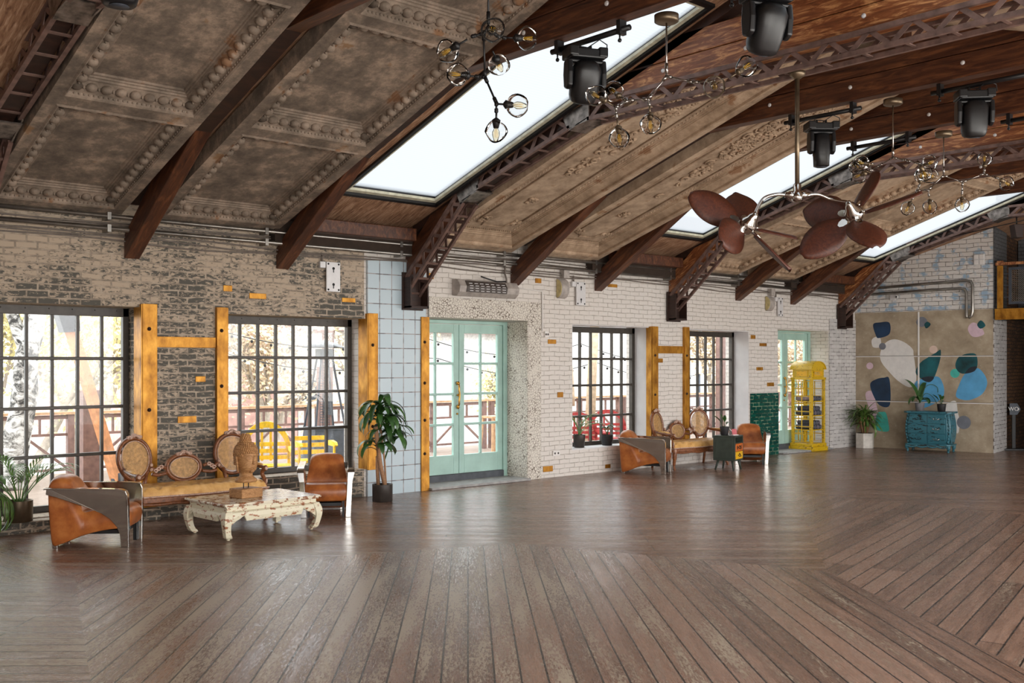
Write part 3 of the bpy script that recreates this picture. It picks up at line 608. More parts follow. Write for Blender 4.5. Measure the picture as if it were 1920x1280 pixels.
# ------------------------------------------------------------------ trusses
def under(y, off=.02): return deck(y)-off
def tie(t, X, mat, z0=4.50, z1=4.97, w_=.15):
    ya, yb = 10.3-(z0-3.74)/SL-.02, 10.3-(z1-3.74)/SL-.02; zm = (z0+z1)/2; ym = 10.3-(zm-3.74)/SL-.02
    for (a, b, za, zb) in ((ya, ym, z0, zm-.004), (ym, yb, zm+.004, z1)):
        r = MB(); r.prism([(2*RY-a, za), (a, za), (b, zb), (2*RY-b, zb)], X-w_/2, X+w_/2, 'x')
        r.build('tie_plank', mat, t, world=True, bevel=.006, uvf=lambda p, f: (p.z+p.x*1.3+.7*X, p.y*.25+X))
    r = MB()
    for y in (3.3, 4.5, 5.7, 6.7): r.lathe([(.022, 0), (.022, .008), (.012, .014)], (X-w_/2, y, z0+.14), 10, axis=(-1, 0, 0))
    r.build('bolt_heads', 'plate', t, world=True)
    r = MB(); r.box(X-.09, X+.09, RY-.1, RY+.1, z1-.02, under(RY)-.1); r.build('king_post', mat, t, world=True, bevel=.008)
def rafters(t, X, mat):
    for s in (0, 1):
        r = MB(); T = lambda x, y, z: (x, y if s == 0 else 2*RY-y, deck(y)+z)
        r.box(X-.08, X+.08, RY, 10.95, -.11, -.005, 0, T); r.build('rafter', mat, t, world=True, bevel=.006, uvf=lambda p, f: (p.x+p.z, p.y*.3))
def strut(t, X, z0, ytop, ztop, w_=.17, h=.24, mat='beam'):
    a = Vector((X, YW-.002, z0)); r = MB(); d = Vector((0, ytop-YW, ztop-z0)); n = Vector((0, -d.z, d.y)).normalized()*-1
    if n.z < 0: n = -n
    p = [(YW-.002, z0), (YW-.002, z0+h*1.45), (ytop, ztop+h*1.2), (ytop-.25, ztop+h*.6)]
    k = (ztop-z0)/(YW-ytop)
    p = [(YW-.002, z0), (YW-.002, z0+.25), (10.10, 3.79), (9.09, 4.10)] if z0 > 2.7 else [(YW-.002, 2.86), (YW-.002, 3.16), (10.56, 3.62), (10.04, 3.78)]
    r.prism(p, X-w_/2, X+w_/2, 'x'); r.build('strut', mat, t, world=True, bevel=.008, uvf=lambda q, f: (q.x+q.y*.53+q.z*.85, (q.z*.53-q.y*.85)*.3))
    r = MB(); p = [(2*RY-a_, b_) for a_, b_ in p]; r.prism([(2*RY-YW, p[0][1])]+p[1:], X-w_/2, X+w_/2, 'x'); r.build('strut', mat, t, world=True)
FEET = {'A': 4.40, 'B': 6.24, 'C': 10.03, 'D': 11.80, 'E': 15.49, 'G': 17.26}
TL = {'A': 'dark timber truss whose strut meets the wall right of the leftmost window', 'B': 'dark timber truss whose strut lands above the window by the carved head', 'C': 'dark timber truss whose strut lands above the mint green door',
      'D': 'dark timber truss whose strut lands left of the white wall plate above the third window', 'E': 'dark timber truss behind the ceiling fan, first past the second steel truss', 'G': 'dark timber truss nearest to the third skylight on its left'}
for kk, X in FEET.items():
    t = thing('timber_truss', TL[kk], 'roof truss', (X, YW-.01, 2.85), group='timber trusses'); t['group'] = 'timber trusses'
    strut(t, X, 2.85, 9.55, 3.80); tie(t, X, 'beam'); rafters(t, X, 'rafter')
def webbing(r, a, b, n, xo, up, wd=.045, th=.008, skip=()):
    # zigzag bars between lower line a..b and the line offset by up
    a = Vector(a); b = Vector(b); up = Vector(up)
    for i in range(n):
        p = a+(b-a)*(i/n); m_ = a+(b-a)*((i+.5)/n)+up; q = a+(b-a)*((i+1)/n)
        r.bar(p+Vector((xo, 0, 0)), m_+Vector((xo, 0, 0)), wd, th, up=(1, 0, 0)); r.bar(m_+Vector((xo, 0, 0)), q+Vector((xo, 0, 0)), wd, th, up=(1, 0, 0))
STL = ['steel lattice truss at the top left edge', 'nearest full steel lattice truss, its foot on the pale blue tiles', 'second steel lattice truss, its foot between the third and fourth windows', 'farthest steel lattice truss beside the far wall']
for i, X in enumerate([2.70, 8.16, 13.62, 19.0]):
    t = thing('lattice_truss', STL[i], 'roof truss', (X, YW-.01, 2.45), group='steel lattice trusses')
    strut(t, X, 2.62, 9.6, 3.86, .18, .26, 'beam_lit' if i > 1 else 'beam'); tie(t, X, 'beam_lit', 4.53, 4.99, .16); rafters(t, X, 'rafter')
    segs = [((YW-.02, 2.60), (9.86, 3.70), 6), ((9.58, 3.86), (7.99, 4.32), 5), ((7.72, 4.36), (2.68, 4.36), 13)]
    chord = MB()
    for s_i, (a, b, n) in enumerate(segs):
        web = MB()
        A = Vector((X, a[0], a[1])); B = Vector((X, b[0], b[1])); d = (B-A).normalized(); up = Vector((0, -d.z, d.y)); up = up if up.z > 0 else -up; up = up*.165
        for xo in (-.11, .11):
            O = Vector((xo, 0, 0)); chord.bar(A+O, B+O, .04, .042, up=up); chord.bar(A+O+up, B+O+up, .04, .042, up=up)
            web_a = A+d*.03; webbing(web, web_a, B-d*.03, n, xo, up)
        for j in range(n*2):
            p = A+(B-A)*((j+.5)/(n*2))
            if j % 2 == 0: web.bar(p+Vector((-.11, 0, 0)), p+Vector((.11, 0, 0)), .03, .01, up=up)
        web.build('lattice_webbing', 'lattice', t, world=True)
    chord.build('lattice_chords', 'lattice', t, world=True)
    for y, z, y2, z2 in ((9.86, 3.70, 9.58, 3.86), (7.99, 4.32, 7.72, 4.36)):
        pl = MB()
        A = Vector((0, y, z)); B = Vector((0, y2, z2)); 
        for xo in (-.13, .115):
            pl.add([(X+xo, y+.03, z-.02), (X+xo, y2-.03, z2-.02), (X+xo, y2-.02, z2+.17), (X+xo, y+.12, z+.15), (X+xo+.015, y+.03, z-.02), (X+xo+.015, y2-.03, z2-.02), (X+xo+.015, y2-.02, z2+.17), (X+xo+.015, y+.12, z+.15)],
                   [(0, 1, 2, 3), (7, 6, 5, 4), (0, 4, 5, 1), (1, 5, 6, 2), (2, 6, 7, 3), (3, 7, 4, 0)])
        pl.bar((X-.13, (y+y2)/2, (z+z2)/2-.012), (X+.13, (y+y2)/2, (z+z2)/2-.012), .3, .012, up=(0, -(z2-z), -(y-y2)*-1) if False else (0, .3, 1))
        pl.build('knee_plate', 'weld', t, world=True)
    ft = MB(); ft.box(X-.17, X+.17, YW-.05, YW-.03, 2.42, 2.92); ft.box(X-.15, X-.13, YW-.2, YW-.05, 2.45, 2.85); ft.box(X+.13, X+.15, YW-.2, YW-.05, 2.45, 2.85); ft.box(X-.15, X+.15, YW-.2, YW-.05, 2.44, 2.47)
    for dx_ in (-.145, .145):
        for z in (2.46, 2.6, 2.75, 2.88): ft.ball((X+dx_, YW-.05, z), .014, 6, 4)
    ft.build('foot_bracket', 'rafter', t, world=True)
# ------------------------------------------------------------------ gold clad posts and rails on the wall
def post(x0, x1, z0, z1, side, label, zs, depth=.16):
    t = thing('gold_post', label, 'post', ((x0+x1)/2, YW, z0), group='gold clad posts on the window wall')
    r = MB(); r.box(x0, x1, YW-.055, YW-.031 if side == 0 else YW-.003, z0, z1)
    r.build('front_plate', 'gold', t, world=True, bevel=.003)
    if side:
        r = MB(); xs_ = x0 if side < 0 else x1
        g_ = .027 if x0 > 13 else .014; r.box(*((x0-g_, x0-g_+.013) if side < 0 else (x1+.001, x1+.012)), YW-.05, YW+depth, z0+.01, z1-.005); r.build('return_plate', 'gold', t, world=True, bevel=.002)
    b = MB()
    for z in zs: b.lathe([(.022, 0), (.022, .006), (.012, .012), (.012, .02)], ((x0+x1)/2-.01, YW-.055, z), 8, axis=(0, -1, 0))
    b.build('bolts', 'rafter', t, world=True); return t
post(4.50, 4.665, .13, 2.365, -1, 'gold clad post on the right edge of the leftmost window', (2.09, 1.20, .75))
post(5.37, 5.50, .35, 2.36, 0.5, 'gold clad post on the left edge of the window behind the carved head', (2.09, 1.45))
post(7.45, 7.60, .34, 2.36, -1, 'gold clad post between the brick wall and the pale blue tiles', (1.95, .9))
post(8.30, 8.425, 0, 2.34, 0.5, 'gold clad post standing on the floor left of the mint green door', (2.0, 1.45, .95, .5))
post(13.05, 13.20, .36, 2.33, -1, 'gold clad post on the right edge of the third window', (1.85, 1.2), .06)
post(13.90, 14.02, .28, 2.34, 0.5, 'gold clad post on the left edge of the fourth window', (1.85, 1.2))
r = MB(); r.box(4.667, 5.368, YW-.03, YW-.002, 1.89, 2.01); tag(r.build('gold_rail', 'gold', bevel=.003), 'gold crossbar between the two posts on the grey brick wall', 'rail')
r = MB(); r.box(13.202, 13.898, YW-.03, YW-.002, 1.885, 2.01); tag(r.build('gold_rail', 'gold', bevel=.003), 'gold crossbar between the two posts on the white brick wall', 'rail')
GB = [(5.47, 5.58, 2.55, 2.62, 'small gold painted brick above the grey brick pier'), (5.80, 6.02, 2.48, 2.545, 'gold painted brick above the window behind the head'), (7.08, 7.28, 2.49, 2.545, 'dull gold brick below the white metal wall plate on grey brick'),
      (5.13, 5.25, 1.50, 1.565, 'small gold brick in the grey pier, higher of two'), (4.92, 5.14, 1.04, 1.115, 'gold brick in the grey pier, lower of two'), (8.44, 8.54, 2.86, 2.94, 'gold brick beside the foot of the nearest steel truss'),
      (10.44, 10.56, 2.91, 2.98, 'gold brick above the wall heater, to its right'), (10.70, 10.87, 2.01, 2.075, 'gold brick right of the door at head height'), (10.90, 11.02, 1.20, 1.28, 'gold brick between door and third window, mid height'),
      (10.60, 10.80, .09, .175, 'gold brick near the floor right of the mint green door'), (11.96, 12.08, .055, .115, 'gold brick near the floor below the third window'), (13.26, 13.37, 1.73, 1.80, 'small gold brick in the white pier below the gold crossbar'),
      (12.02, 12.24, 2.93, 2.98, 'gold brick high above the third window'), (15.88, 16.02, 2.17, 2.24, 'gold brick highest of four beside the far door'), (16.16, 16.38, 2.04, 2.095, 'gold brick second from the top beside the far door'),
      (16.06, 16.26, 1.59, 1.65, 'gold brick third from the top beside the far door'), (16.40, 16.62, 1.29, 1.36, 'gold brick just above the dark green tiles')]
for x0, x1, z0, z1, lb in GB:
    r = MB(); r.box(x0, x1, YW-.012, YW-.002, z0, z1); tag(r.build('gold_brick', 'gold', bevel=.003), lb, 'brick', 'gold painted bricks')
r = MB(); r.box(4.512, 4.526, YW+.04, YW+.16, 1.13, 1.20); tag(r.build('gold_brick', 'gold'), 'gold brick in the reveal of the leftmost window', 'brick', 'gold painted bricks')

# ------------------------------------------------------------------ pipes and cables along the wall head
pn = 0
def pipe(pts, r, mat, label, cat='pipe', clamps=(), grp='pipes along the wall head', nm='wall_pipe'):
    t = thing(nm, label, cat, pts[0], group=grp)
    p = MB(); p.tube(pts, r, 10); p.build('tube', mat, t, world=True)
    if clamps:
        for x in clamps:
            c = MB(); c.box(x-.02, x+.02, YW-.16, YW-.002, pts[0][2]-r-.015, pts[0][2]+r+.015); c.build('clamp', 'pipe', t, world=True)
    return t
def sag(z, a, s): return [(x, YW-.03-.015*math.sin(x*2.1+s), z+a*math.sin(x*1.3+s)+a*.5*math.sin(x*3.1+s*2)) for x in [2+.35*i for i in range(50)]]
CLX = (4.1, 5.95, 7.9, 9.7, 11.6, 13.4, 15.3, 17.2)
pipe([(1.6, YW-.13, 3.275), (19.3, YW-.13, 3.275)], .024, 'pipe', 'upper galvanised pipe along the top of the window wall', clamps=CLX)
pipe([(1.6, YW-.13, 3.145), (19.3, YW-.13, 3.145)], .024, 'pipe', 'lower galvanised pipe along the top of the window wall', clamps=CLX)
for i, z in enumerate((3.22, 3.19, 3.09, 3.06, 3.03)): pipe(sag(z, .008+.004*i, i), .009, 'cable', ['uppermost grey cable between the two pipes', 'second grey cable between the two pipes', 'grey cable just below the lower pipe', 'grey cable second below the lower pipe', 'lowest sagging grey cable on the window wall'][i], 'cable', grp='grey cables on the window wall', nm='wall_cable')
pipe([(9.80, YW-.05, 3.2), (9.80, YW-.05, 3.0), (9.83, YW-.05, 2.93), (9.83, YW-.05, 2.84)], .014, 'cable', 'vertical conduit dropping to the wall heater', 'cable', nm='wall_cable')
pipe([(10.0, YW-.02, 2.82), (10.55, YW-.02, 2.79), (10.57, YW-.02, 2.78), (10.57, YW-.02, 2.2)], .010, 'paint_white', 'thin white conduit running down right of the door surround', 'cable', nm='wall_cable')

def wall_plate(x0, x1, z0, z1, label):
    t = thing('mounting_plate', label, 'plate', ((x0+x1)/2, YW, z0), group='white mounting plates on the wall')
    r = MB(); r.box(x0, x1, YW-.05, YW-.03, z0, z1); r.box(x0+.02, x0+.05, YW-.03, YW-.001, z0+.02, z1-.02); r.box(x1-.05, x1-.02, YW-.03, YW-.001, z0+.02, z1-.02); r.build('plate', 'plate', t, world=True, bevel=.004)
    for x in (x0+.025, x1-.025):
        for z in (z0+.025, z1-.025):
            b = MB(); b.lathe([(.012, 0), (.012, .006)], (x, YW-.05, z), 8, axis=(0, -1, 0)); b.build('screw', 'blackmetal', t, world=True)
    for z in (z0+.08, z1-.09):
        b = MB(); b.lathe([(.018, 0), (.018, .002)], ((x0+x1)/2, YW-.0505, z+.01), 10, axis=(0, -1, 0)); b.box((x0+x1)/2-.007, (x0+x1)/2+.007, YW-.0525, YW-.0502, z-.04, z); b.build('keyhole', 'black', t, world=True)
    r = MB(); r.box(x0-.09, x0-.012, YW-.05, YW-.002, z1-.08, z1+.0); r.build('junction_box', 'plate', t, world=True, bevel=.006)
    r = MB(); r.tube([(x0-.05, YW-.03, z1), (x0-.05, YW-.03, 3.06)], .013, 8); r.build('conduit', 'cable', t, world=True)
wall_plate(6.83, 7.03, 2.61, 2.98, 'white metal wall plate on the grey brick, left of the pale blue tiles')
wall_plate(11.27, 11.47, 2.61, 2.97, 'white metal wall plate above the third window')
wall_plate(16.70, 16.86, 2.61, 2.97, 'white metal wall plate above the far mint green door')
def wall_lamp(x, z0, z1, label):
    t = thing('wall_lamp', label, 'wall lamp', (x, YW, z0), group='half round wall lamps'); zc = (z0+z1)/2; R = (z1-z0)/2
    r = MB(); pts = [(YW-.005+ -R*.75*math.sin(a)*1.0, zc-R*math.cos(a)) for a in [PI*i/16 for i in range(17)]]
    r.prism(pts, x-.07, x+.09, 'x'); r.build('housing', 'grey_sheet', t, world=True, bevel=.004)
    r = MB(); r.prism([(YW-.006+(p-YW)*.92, zc+(q-zc)*.92) for p, q in pts], x-.085, x-.071, 'x'); r.build('lens', 'cream', t, world=True)
    r = MB(); r.box(x-.01, x+.11, YW-.10, YW-.002, z1+.005, z1+.13); r.build('mount_box', 'grey_sheet', t, world=True, bevel=.006)
wall_lamp(10.96, 2.70, 3.0, 'half round lamp on the white brick right of the wall heater')
wall_lamp(16.42, 2.70, 2.98, 'half round lamp on the white brick above the green tiles')
t = thing('wall_heater', 'slim grey wall heater with louvred grille above the mint green door', 'heater', (9.3, YW, 2.65))
pr = [(YW-.002, 2.655), (YW-.10, 2.645), (YW-.17, 2.70), (YW-.19, 2.78), (YW-.13, 2.87), (YW-.002, 2.88)]
r = MB(); r.prism(pr, 8.86, 9.96, 'x'); r.build('casing', 'grey_sheet', t, world=True, bevel=.008)
r = MB(); r.box(8.99, 9.70, YW-.005, YW+.004, -.092, .092, 0, None)
def HT(x, y, z): v = Vector((0, -.06, -.17)).normalized(); c = Vector((0, YW-.168, 2.765)); nn_ = Vector((0, -.45, .0)); a = math.radians(-22); return (x, c.y+(y-YW)*1-z*math.sin(a)*0-0.0-abs(z)*0, c.z+z)
r = MB(); r.prism([(YW-.185, 2.70), (YW-.20, 2.78), (YW-.148, 2.858), (YW-.12, 2.85), (YW-.16, 2.70)], 8.98, 9.72, 'x'); r.build('grille', 'grille', t, world=True)
r = MB()
for i in range(4):
    z = 2.715+i*.034; y = YW-.2 if z < 2.79 else YW-.2+(z-2.78)*.62
    for j in range(7): r.box(9.02+j*.1, 9.08+j*.1, y-.006, y, z, z+.008)
r.build('louvres', 'plate', t, world=True)
pipe([(9.28, YW-.13, 2.93), (9.4, YW-.15, 2.90), (9.55, YW-.16, 2.87), (9.75, YW-.12, 2.885)], .010, 'black', 'loose black cable on top of the wall heater', 'cable', nm='wall_cable')
def socket(x, z, wd, ht, label, holes=2):
    t = thing('wall_socket', label, 'socket', (x, YW, z)); r = MB(); r.box(x-wd/2, x+wd/2, YW-.03, YW-.002, z-ht/2, z+ht/2); r.build('plate', 'paint_white', t, world=True, bevel=.004)
    for i in range(holes):
        xx_ = x+(i-(holes-1)/2)*wd/holes; r = MB(); r.lathe([(.016, 0), (.016, .003)], (xx_, YW-.0305, z), 10, axis=(0, -1, 0)); r.build('outlet', 'grille', t, world=True)
socket(10.66, 2.15, .08, .09, 'small white switch right of the cracked door surround'); socket(10.86, .36, .14, .075, 'white double socket low on the white wall')

# ------------------------------------------------------------------ far wall fittings and mural
t = thing('mural', 'painted concrete mural of overlapping coloured shapes on the far wall', 'mural', FP(1.34, 0))
MU = [('mwhite', 'mural_white blob', [(0.52, 1.87), (0.56, 2.04), (0.67, 2.17), (0.83, 2.21), (1.02, 2.14), (1.17, 2.01), (1.19, 1.89), (1.22, 1.68), (1.24, 1.37), (1.12, 1.24), (0.88, 1.37), (0.67, 1.59), (0.56, 1.73)], 1),
 ('mpink', 'dusty pink shape', [(0.22, 1.07), (0.32, 1.16), (0.39, 1.09), (0.45, 0.85), (0.47, 0.71), (0.39, 0.52), (0.34, 0.67)], 1),
 ('mwhite', 'small white shape', [(0.36, 2.22), (0.45, 2.27), (0.53, 2.23), (0.53, 2.06), (0.39, 2.05), (0.35, 2.13)], 1),
 ('mwhite', 'white shape by the dresser', [(1.76, 0.84), (1.89, 0.96), (1.97, 0.99), (2.01, 0.95), (2.03, 0.79), (2.06, 0.62), (2.05, 0.38), (1.98, 0.36), (1.9, 0.42), (1.84, 0.57)], 1),
 ('mgrey', 'grey rounded shape', [(1.24, 2.55), (1.29, 2.63), (1.37, 2.65), (1.44, 2.6), (1.45, 2.51), (1.37, 2.45), (1.28, 2.47)], 1),
 ('mpink', 'pink rounded shape', [(2.22, 2.38), (2.26, 2.48), (2.34, 2.51), (2.45, 2.43), (2.51, 2.33), (2.5, 2.27), (2.37, 2.23), (2.28, 2.26)], 1),
 ('mblue', 'sky blue shape', [(1.2, 1.28), (1.3, 1.39), (1.46, 1.43), (1.68, 1.45), (1.78, 1.2), (1.71, 1.01), (1.42, 0.84), (1.34, 0.91)], 1),
 ('mblue', 'sky blue drop', [(2.16, 1.51), (2.28, 1.54), (2.4, 1.63), (2.53, 1.49), (2.57, 1.32), (2.48, 1.13), (2.29, 1.02), (2.13, 1.01), (2.0, 1.08), (2.05, 1.28)], 1),
 ('navy', 'navy shape', [(0.38, 2.52), (0.52, 2.56), (0.71, 2.55), (0.71, 2.32), (0.5, 2.24), (0.44, 2.29)], 2),
 ('navy', 'navy shape behind the plant', [(0.32, 1.3), (0.45, 1.4), (0.6, 1.43), (0.71, 1.4), (0.72, 0.88), (0.52, 0.86), (0.38, 1.07)], 2),
 ('aqua', 'turquoise shape', [(0.46, 0.69), (0.56, 0.73), (0.64, 0.71), (0.69, 0.51), (0.69, 0.34), (0.47, 0.35), (0.43, 0.43)], 2),
 ('teal', 'dark teal leaf shape', [(1.23, 1.55), (1.32, 1.73), (1.47, 1.84), (1.63, 1.94), (1.71, 1.99), (1.71, 1.84), (1.66, 1.64), (1.58, 1.43), (1.46, 1.35), (1.32, 1.43)], 2),
 ('teal', 'dark teal rounded shape', [(1.99, 1.7), (2.05, 1.84), (2.21, 1.91), (2.37, 1.89), (2.39, 1.66), (2.28, 1.55), (2.12, 1.52), (2.02, 1.59)], 2),
 ('teal', 'small teal diamond', [(1.4, 2.5), (1.46, 2.55), (1.52, 2.5), (1.48, 2.44), (1.43, 2.42)], 3), ('teal', 'teal square on pink', [(2.39, 2.47), (2.46, 2.55), (2.54, 2.45), (2.45, 2.39)], 3),
 ('teal', 'teal sliver beside the dresser', [(1.85, 0.5), (1.9, 0.4), (1.88, 0.33), (1.85, 0.34)], 3),
 ('mdark', 'ink crescent', [(1.34, 1.42), (1.46, 1.46), (1.585, 1.45), (1.54, 1.37), (1.46, 1.35)], 4), ('mdark', 'ink crescent', [(2.17, 1.53), (2.26, 1.64), (2.385, 1.66), (2.35, 1.58), (2.27, 1.54)], 4)]
def circ(c, r): return [(c[0]+r*math.cos(2*PI*i/24), c[1]+r*math.sin(2*PI*i/24)) for i in range(24)]
for mt, lb, pts, lay in MU:
    p = MB(); q = [tuple(v) for v in cr_closed(pts, 5)]; p.prism(q, -.0012-.0012*lay, -.0004, 'y', 0, FT); o = p.build('painted_shape', mt, t, world=True); o['label'] = lb.replace('mural_', '')
for mt, lb, c, rr, lay in (('mgrey', 'grey dot', (.57, 2.07), .07, 3), ('peach', 'peach dot', (1.575, 1.995), .078, 3), ('aqua', 'turquoise dot', (1.98, 1.525), .088, 1), ('mpink', 'pink dot', (.31, 1.67), .07, 1), ('mgrey', 'grey dot by the dresser', (2.145, .57), .13, 2)):
    p = MB(); p.prism(circ(c, rr), -.0012-.0012*lay, -.0004, 'y', 0, FT); o = p.build('painted_shape', mt, t, world=True); o['label'] = lb
p = MB(); p.box(1.275, 1.305, -.010, -.0005, .95, 2.75, 0, FT)
for z in (1.86, .945):
    p.box(0, 2.68, -.010, -.0005, z-.008, z+.008, 0, FT); p.box(0, 2.68, -.014, -.0005, z+.008, z+.016, 1, FT)
p.build('panel_joints', ['paint_white', 'grille'], t, world=True)
def fpipe(pts, r, label): return pipe([FP(s, z, .06) for s, z in cr_open([Vector(q) for q in pts], 4)] if False else [FP(s, z, .06) for s, z in pts], r, 'pipe', label, grp='galvanised pipes on the far wall')
fpipe([(-.0, 3.24), (2.20, 3.33), (2.29, 3.31), (2.32, 3.24), (2.32, 2.72), (2.30, 2.64), (2.25, 2.60)], .028, 'outer galvanised pipe bending down the far wall')
fpipe([(0.0, 3.13), (2.10, 3.18), (2.18, 3.16), (2.21, 3.09), (2.21, 2.64), (2.22, 2.60)], .028, 'inner galvanised pipe bending down the far wall')
t = thing('security_camera', 'white junction box with small camera on the far brick wall', 'camera', FP(.8, 3.0)); p = MB(); p.box(.74, .84, -.06, -.001, 3.0, 3.11, 0, FT); p.build('junction_box', 'plate', t, world=True, bevel=.005)
p = MB(); p.lathe([(.03, 0), (.03, .08), (.024, .09)], FP(.9, 3.06, .06), 12, axis=tuple(FN)); p.build('camera_body', 'plate', t, world=True); p = MB(); p.lathe([(.016, 0), (.016, .006)], FP(.9, 3.06, .15), 10, axis=tuple(FN)); p.build('lens', 'black', t, world=True)
t = thing('vent_cover', 'white four part vent cover high on the far wall', 'vent', FP(2.43, 3.64)); p = MB(); p.box(2.33, 2.53, -.03, -.001, 3.62, 3.83, 0, FT); p.build('frame', 'plate', t, world=True, bevel=.006); p = MB()
for a in (2.34, 2.435):
    for b in (3.63, 3.73): p.box(a, a+.085, -.045, -.031, b, b+.09, 0, FT)
p.build('slats', 'paint_white', t, world=True, bevel=.01)
# balcony
t = thing('balcony_front', 'gold painted beam and post of the balcony at the right edge', 'balcony', FP(2.75, 2.6))
p = MB(); p.box(2.72, 6.5, -.06, -.021, 2.55, 2.75, 0, FT); p.box(2.72, 6.5, -.075, -.061, 2.73, 2.76, 0, FT); p.build('beam', 'gold', t, world=True, bevel=.004)
p = MB(); p.box(2.76, 2.86, -.06, -.0, 2.765, 3.58, 0, FT); p.build('post', 'gold', t, world=True, bevel=.004)
p = MB(); p.box(2.73, 6.5, -.075, .0, 3.585, 3.64, 0, FT); p.box(2.76, 2.87, -.08, .01, 3.64, 3.67, 0, FT); p.build('handrail', 'beam_lit', t, world=True, bevel=.005)
p = MB()
for a, b, c, d in ((2.96, 3.01, 2.84, 3.54), (4.15, 4.20, 2.84, 3.54), (3.01, 4.15, 2.84, 2.89), (3.01, 4.15, 3.49, 3.54)): p.box(a, b, -.05, -.01, c, d, 0, FT)
for z in (2.98, 3.2, 3.42): p.box(2.87, 2.95, -.035, -.02, z-.008, z+.008, 0, FT)
p.build('mesh_frame', 'heater', t, world=True, bevel=.003)
p = MB(); st = .045
for i in range(30):
    for j in range(17):
        x, z = 3.01+i*.038, 2.89+j*.037; p.bar(FP(x, z, .03), FP(x+.019, z+.0185, .03), .004, .007); p.bar(FP(x+.019, z+.0185, .03), FP(x+.038, z, .03), .004, .007); p.bar(FP(x+.019, z+.0185, .03), FP(x, z+.037, .03), .004, .007); 
p.build('wire_mesh', 'pipe', t, world=True)
t = thing('monitor', 'black monitor on the balcony behind the handrail', 'monitor', FP(3.2, 3.6, -.8)); p = MB(); p.box(3.12, 3.62, .8, .84, 3.60, 3.92, 0, FT); p.build('screen', 'black', t, world=True, bevel=.006); p = MB(); p.box(3.34, 3.40, .84, .88, 2.765, 3.7, 0, FT); p.build('stand', 'black', t, world=True)
pipe([FP(1.2, 3.95, .5), FP(2.3, 4.12, .9), FP(3.6, 4.28, 1.2)], .008, 'blackmetal', 'dark steel tie cable below the roof at the far right', 'cable', nm='tie_cable')
# sign
wcx, wcy = 21.05, 8.50
t = thing('sign_stand', 'dark metal sign on a floor stand with WC and an arrow', 'sign', (wcx, wcy, 0), HEAD-PI/2+math.radians(-3))
p = MB(); p.box(-.26, .26, -.16, .16, 0, .035); p.build('base', 'blackmetal', t, bevel=.006); p = MB(); p.box(-.035, .035, -.015, .015, .035, .72); p.build('pole', 'blackmetal', t, bevel=.003)
p = MB(); p.prism([(-.09, .70), (.06, .70), (.13, .81), (.06, .93), (-.09, .93)], -.03, -.016, 'y'); p.build('sign_panel', 'heater', t, bevel=.003)
def text(s, size, loc, rot, parent, mat, ext=.001, name='lettering'):
    c = bpy.data.curves.new(name, 'FONT'); c.body = s; c.size = size; c.extrude = ext; c.align_x = 'CENTER'; c.align_y = 'CENTER'; o = bpy.data.objects.new(name, c); COL.objects.link(o)
    dg = bpy.context.evaluated_depsgraph_get(); me = bpy.data.meshes.new_from_object(o.evaluated_get(dg)); bpy.data.objects.remove(o); me.materials.clear(); me.materials.append(M[mat])
    o = bpy.data.objects.new(name, me); COL.objects.link(o); o.location = loc; o.rotation_euler = rot; o.parent = parent; return o
text('WC', .11, (-.02, -.032, .815), (PI/2, 0, 0), t, 'paint_white'); p = MB(); p.prism([(.065, .775), (.1, .815), (.065, .855)], -.033, -.031, 'y'); p.build('arrow', 'paint_white', t)

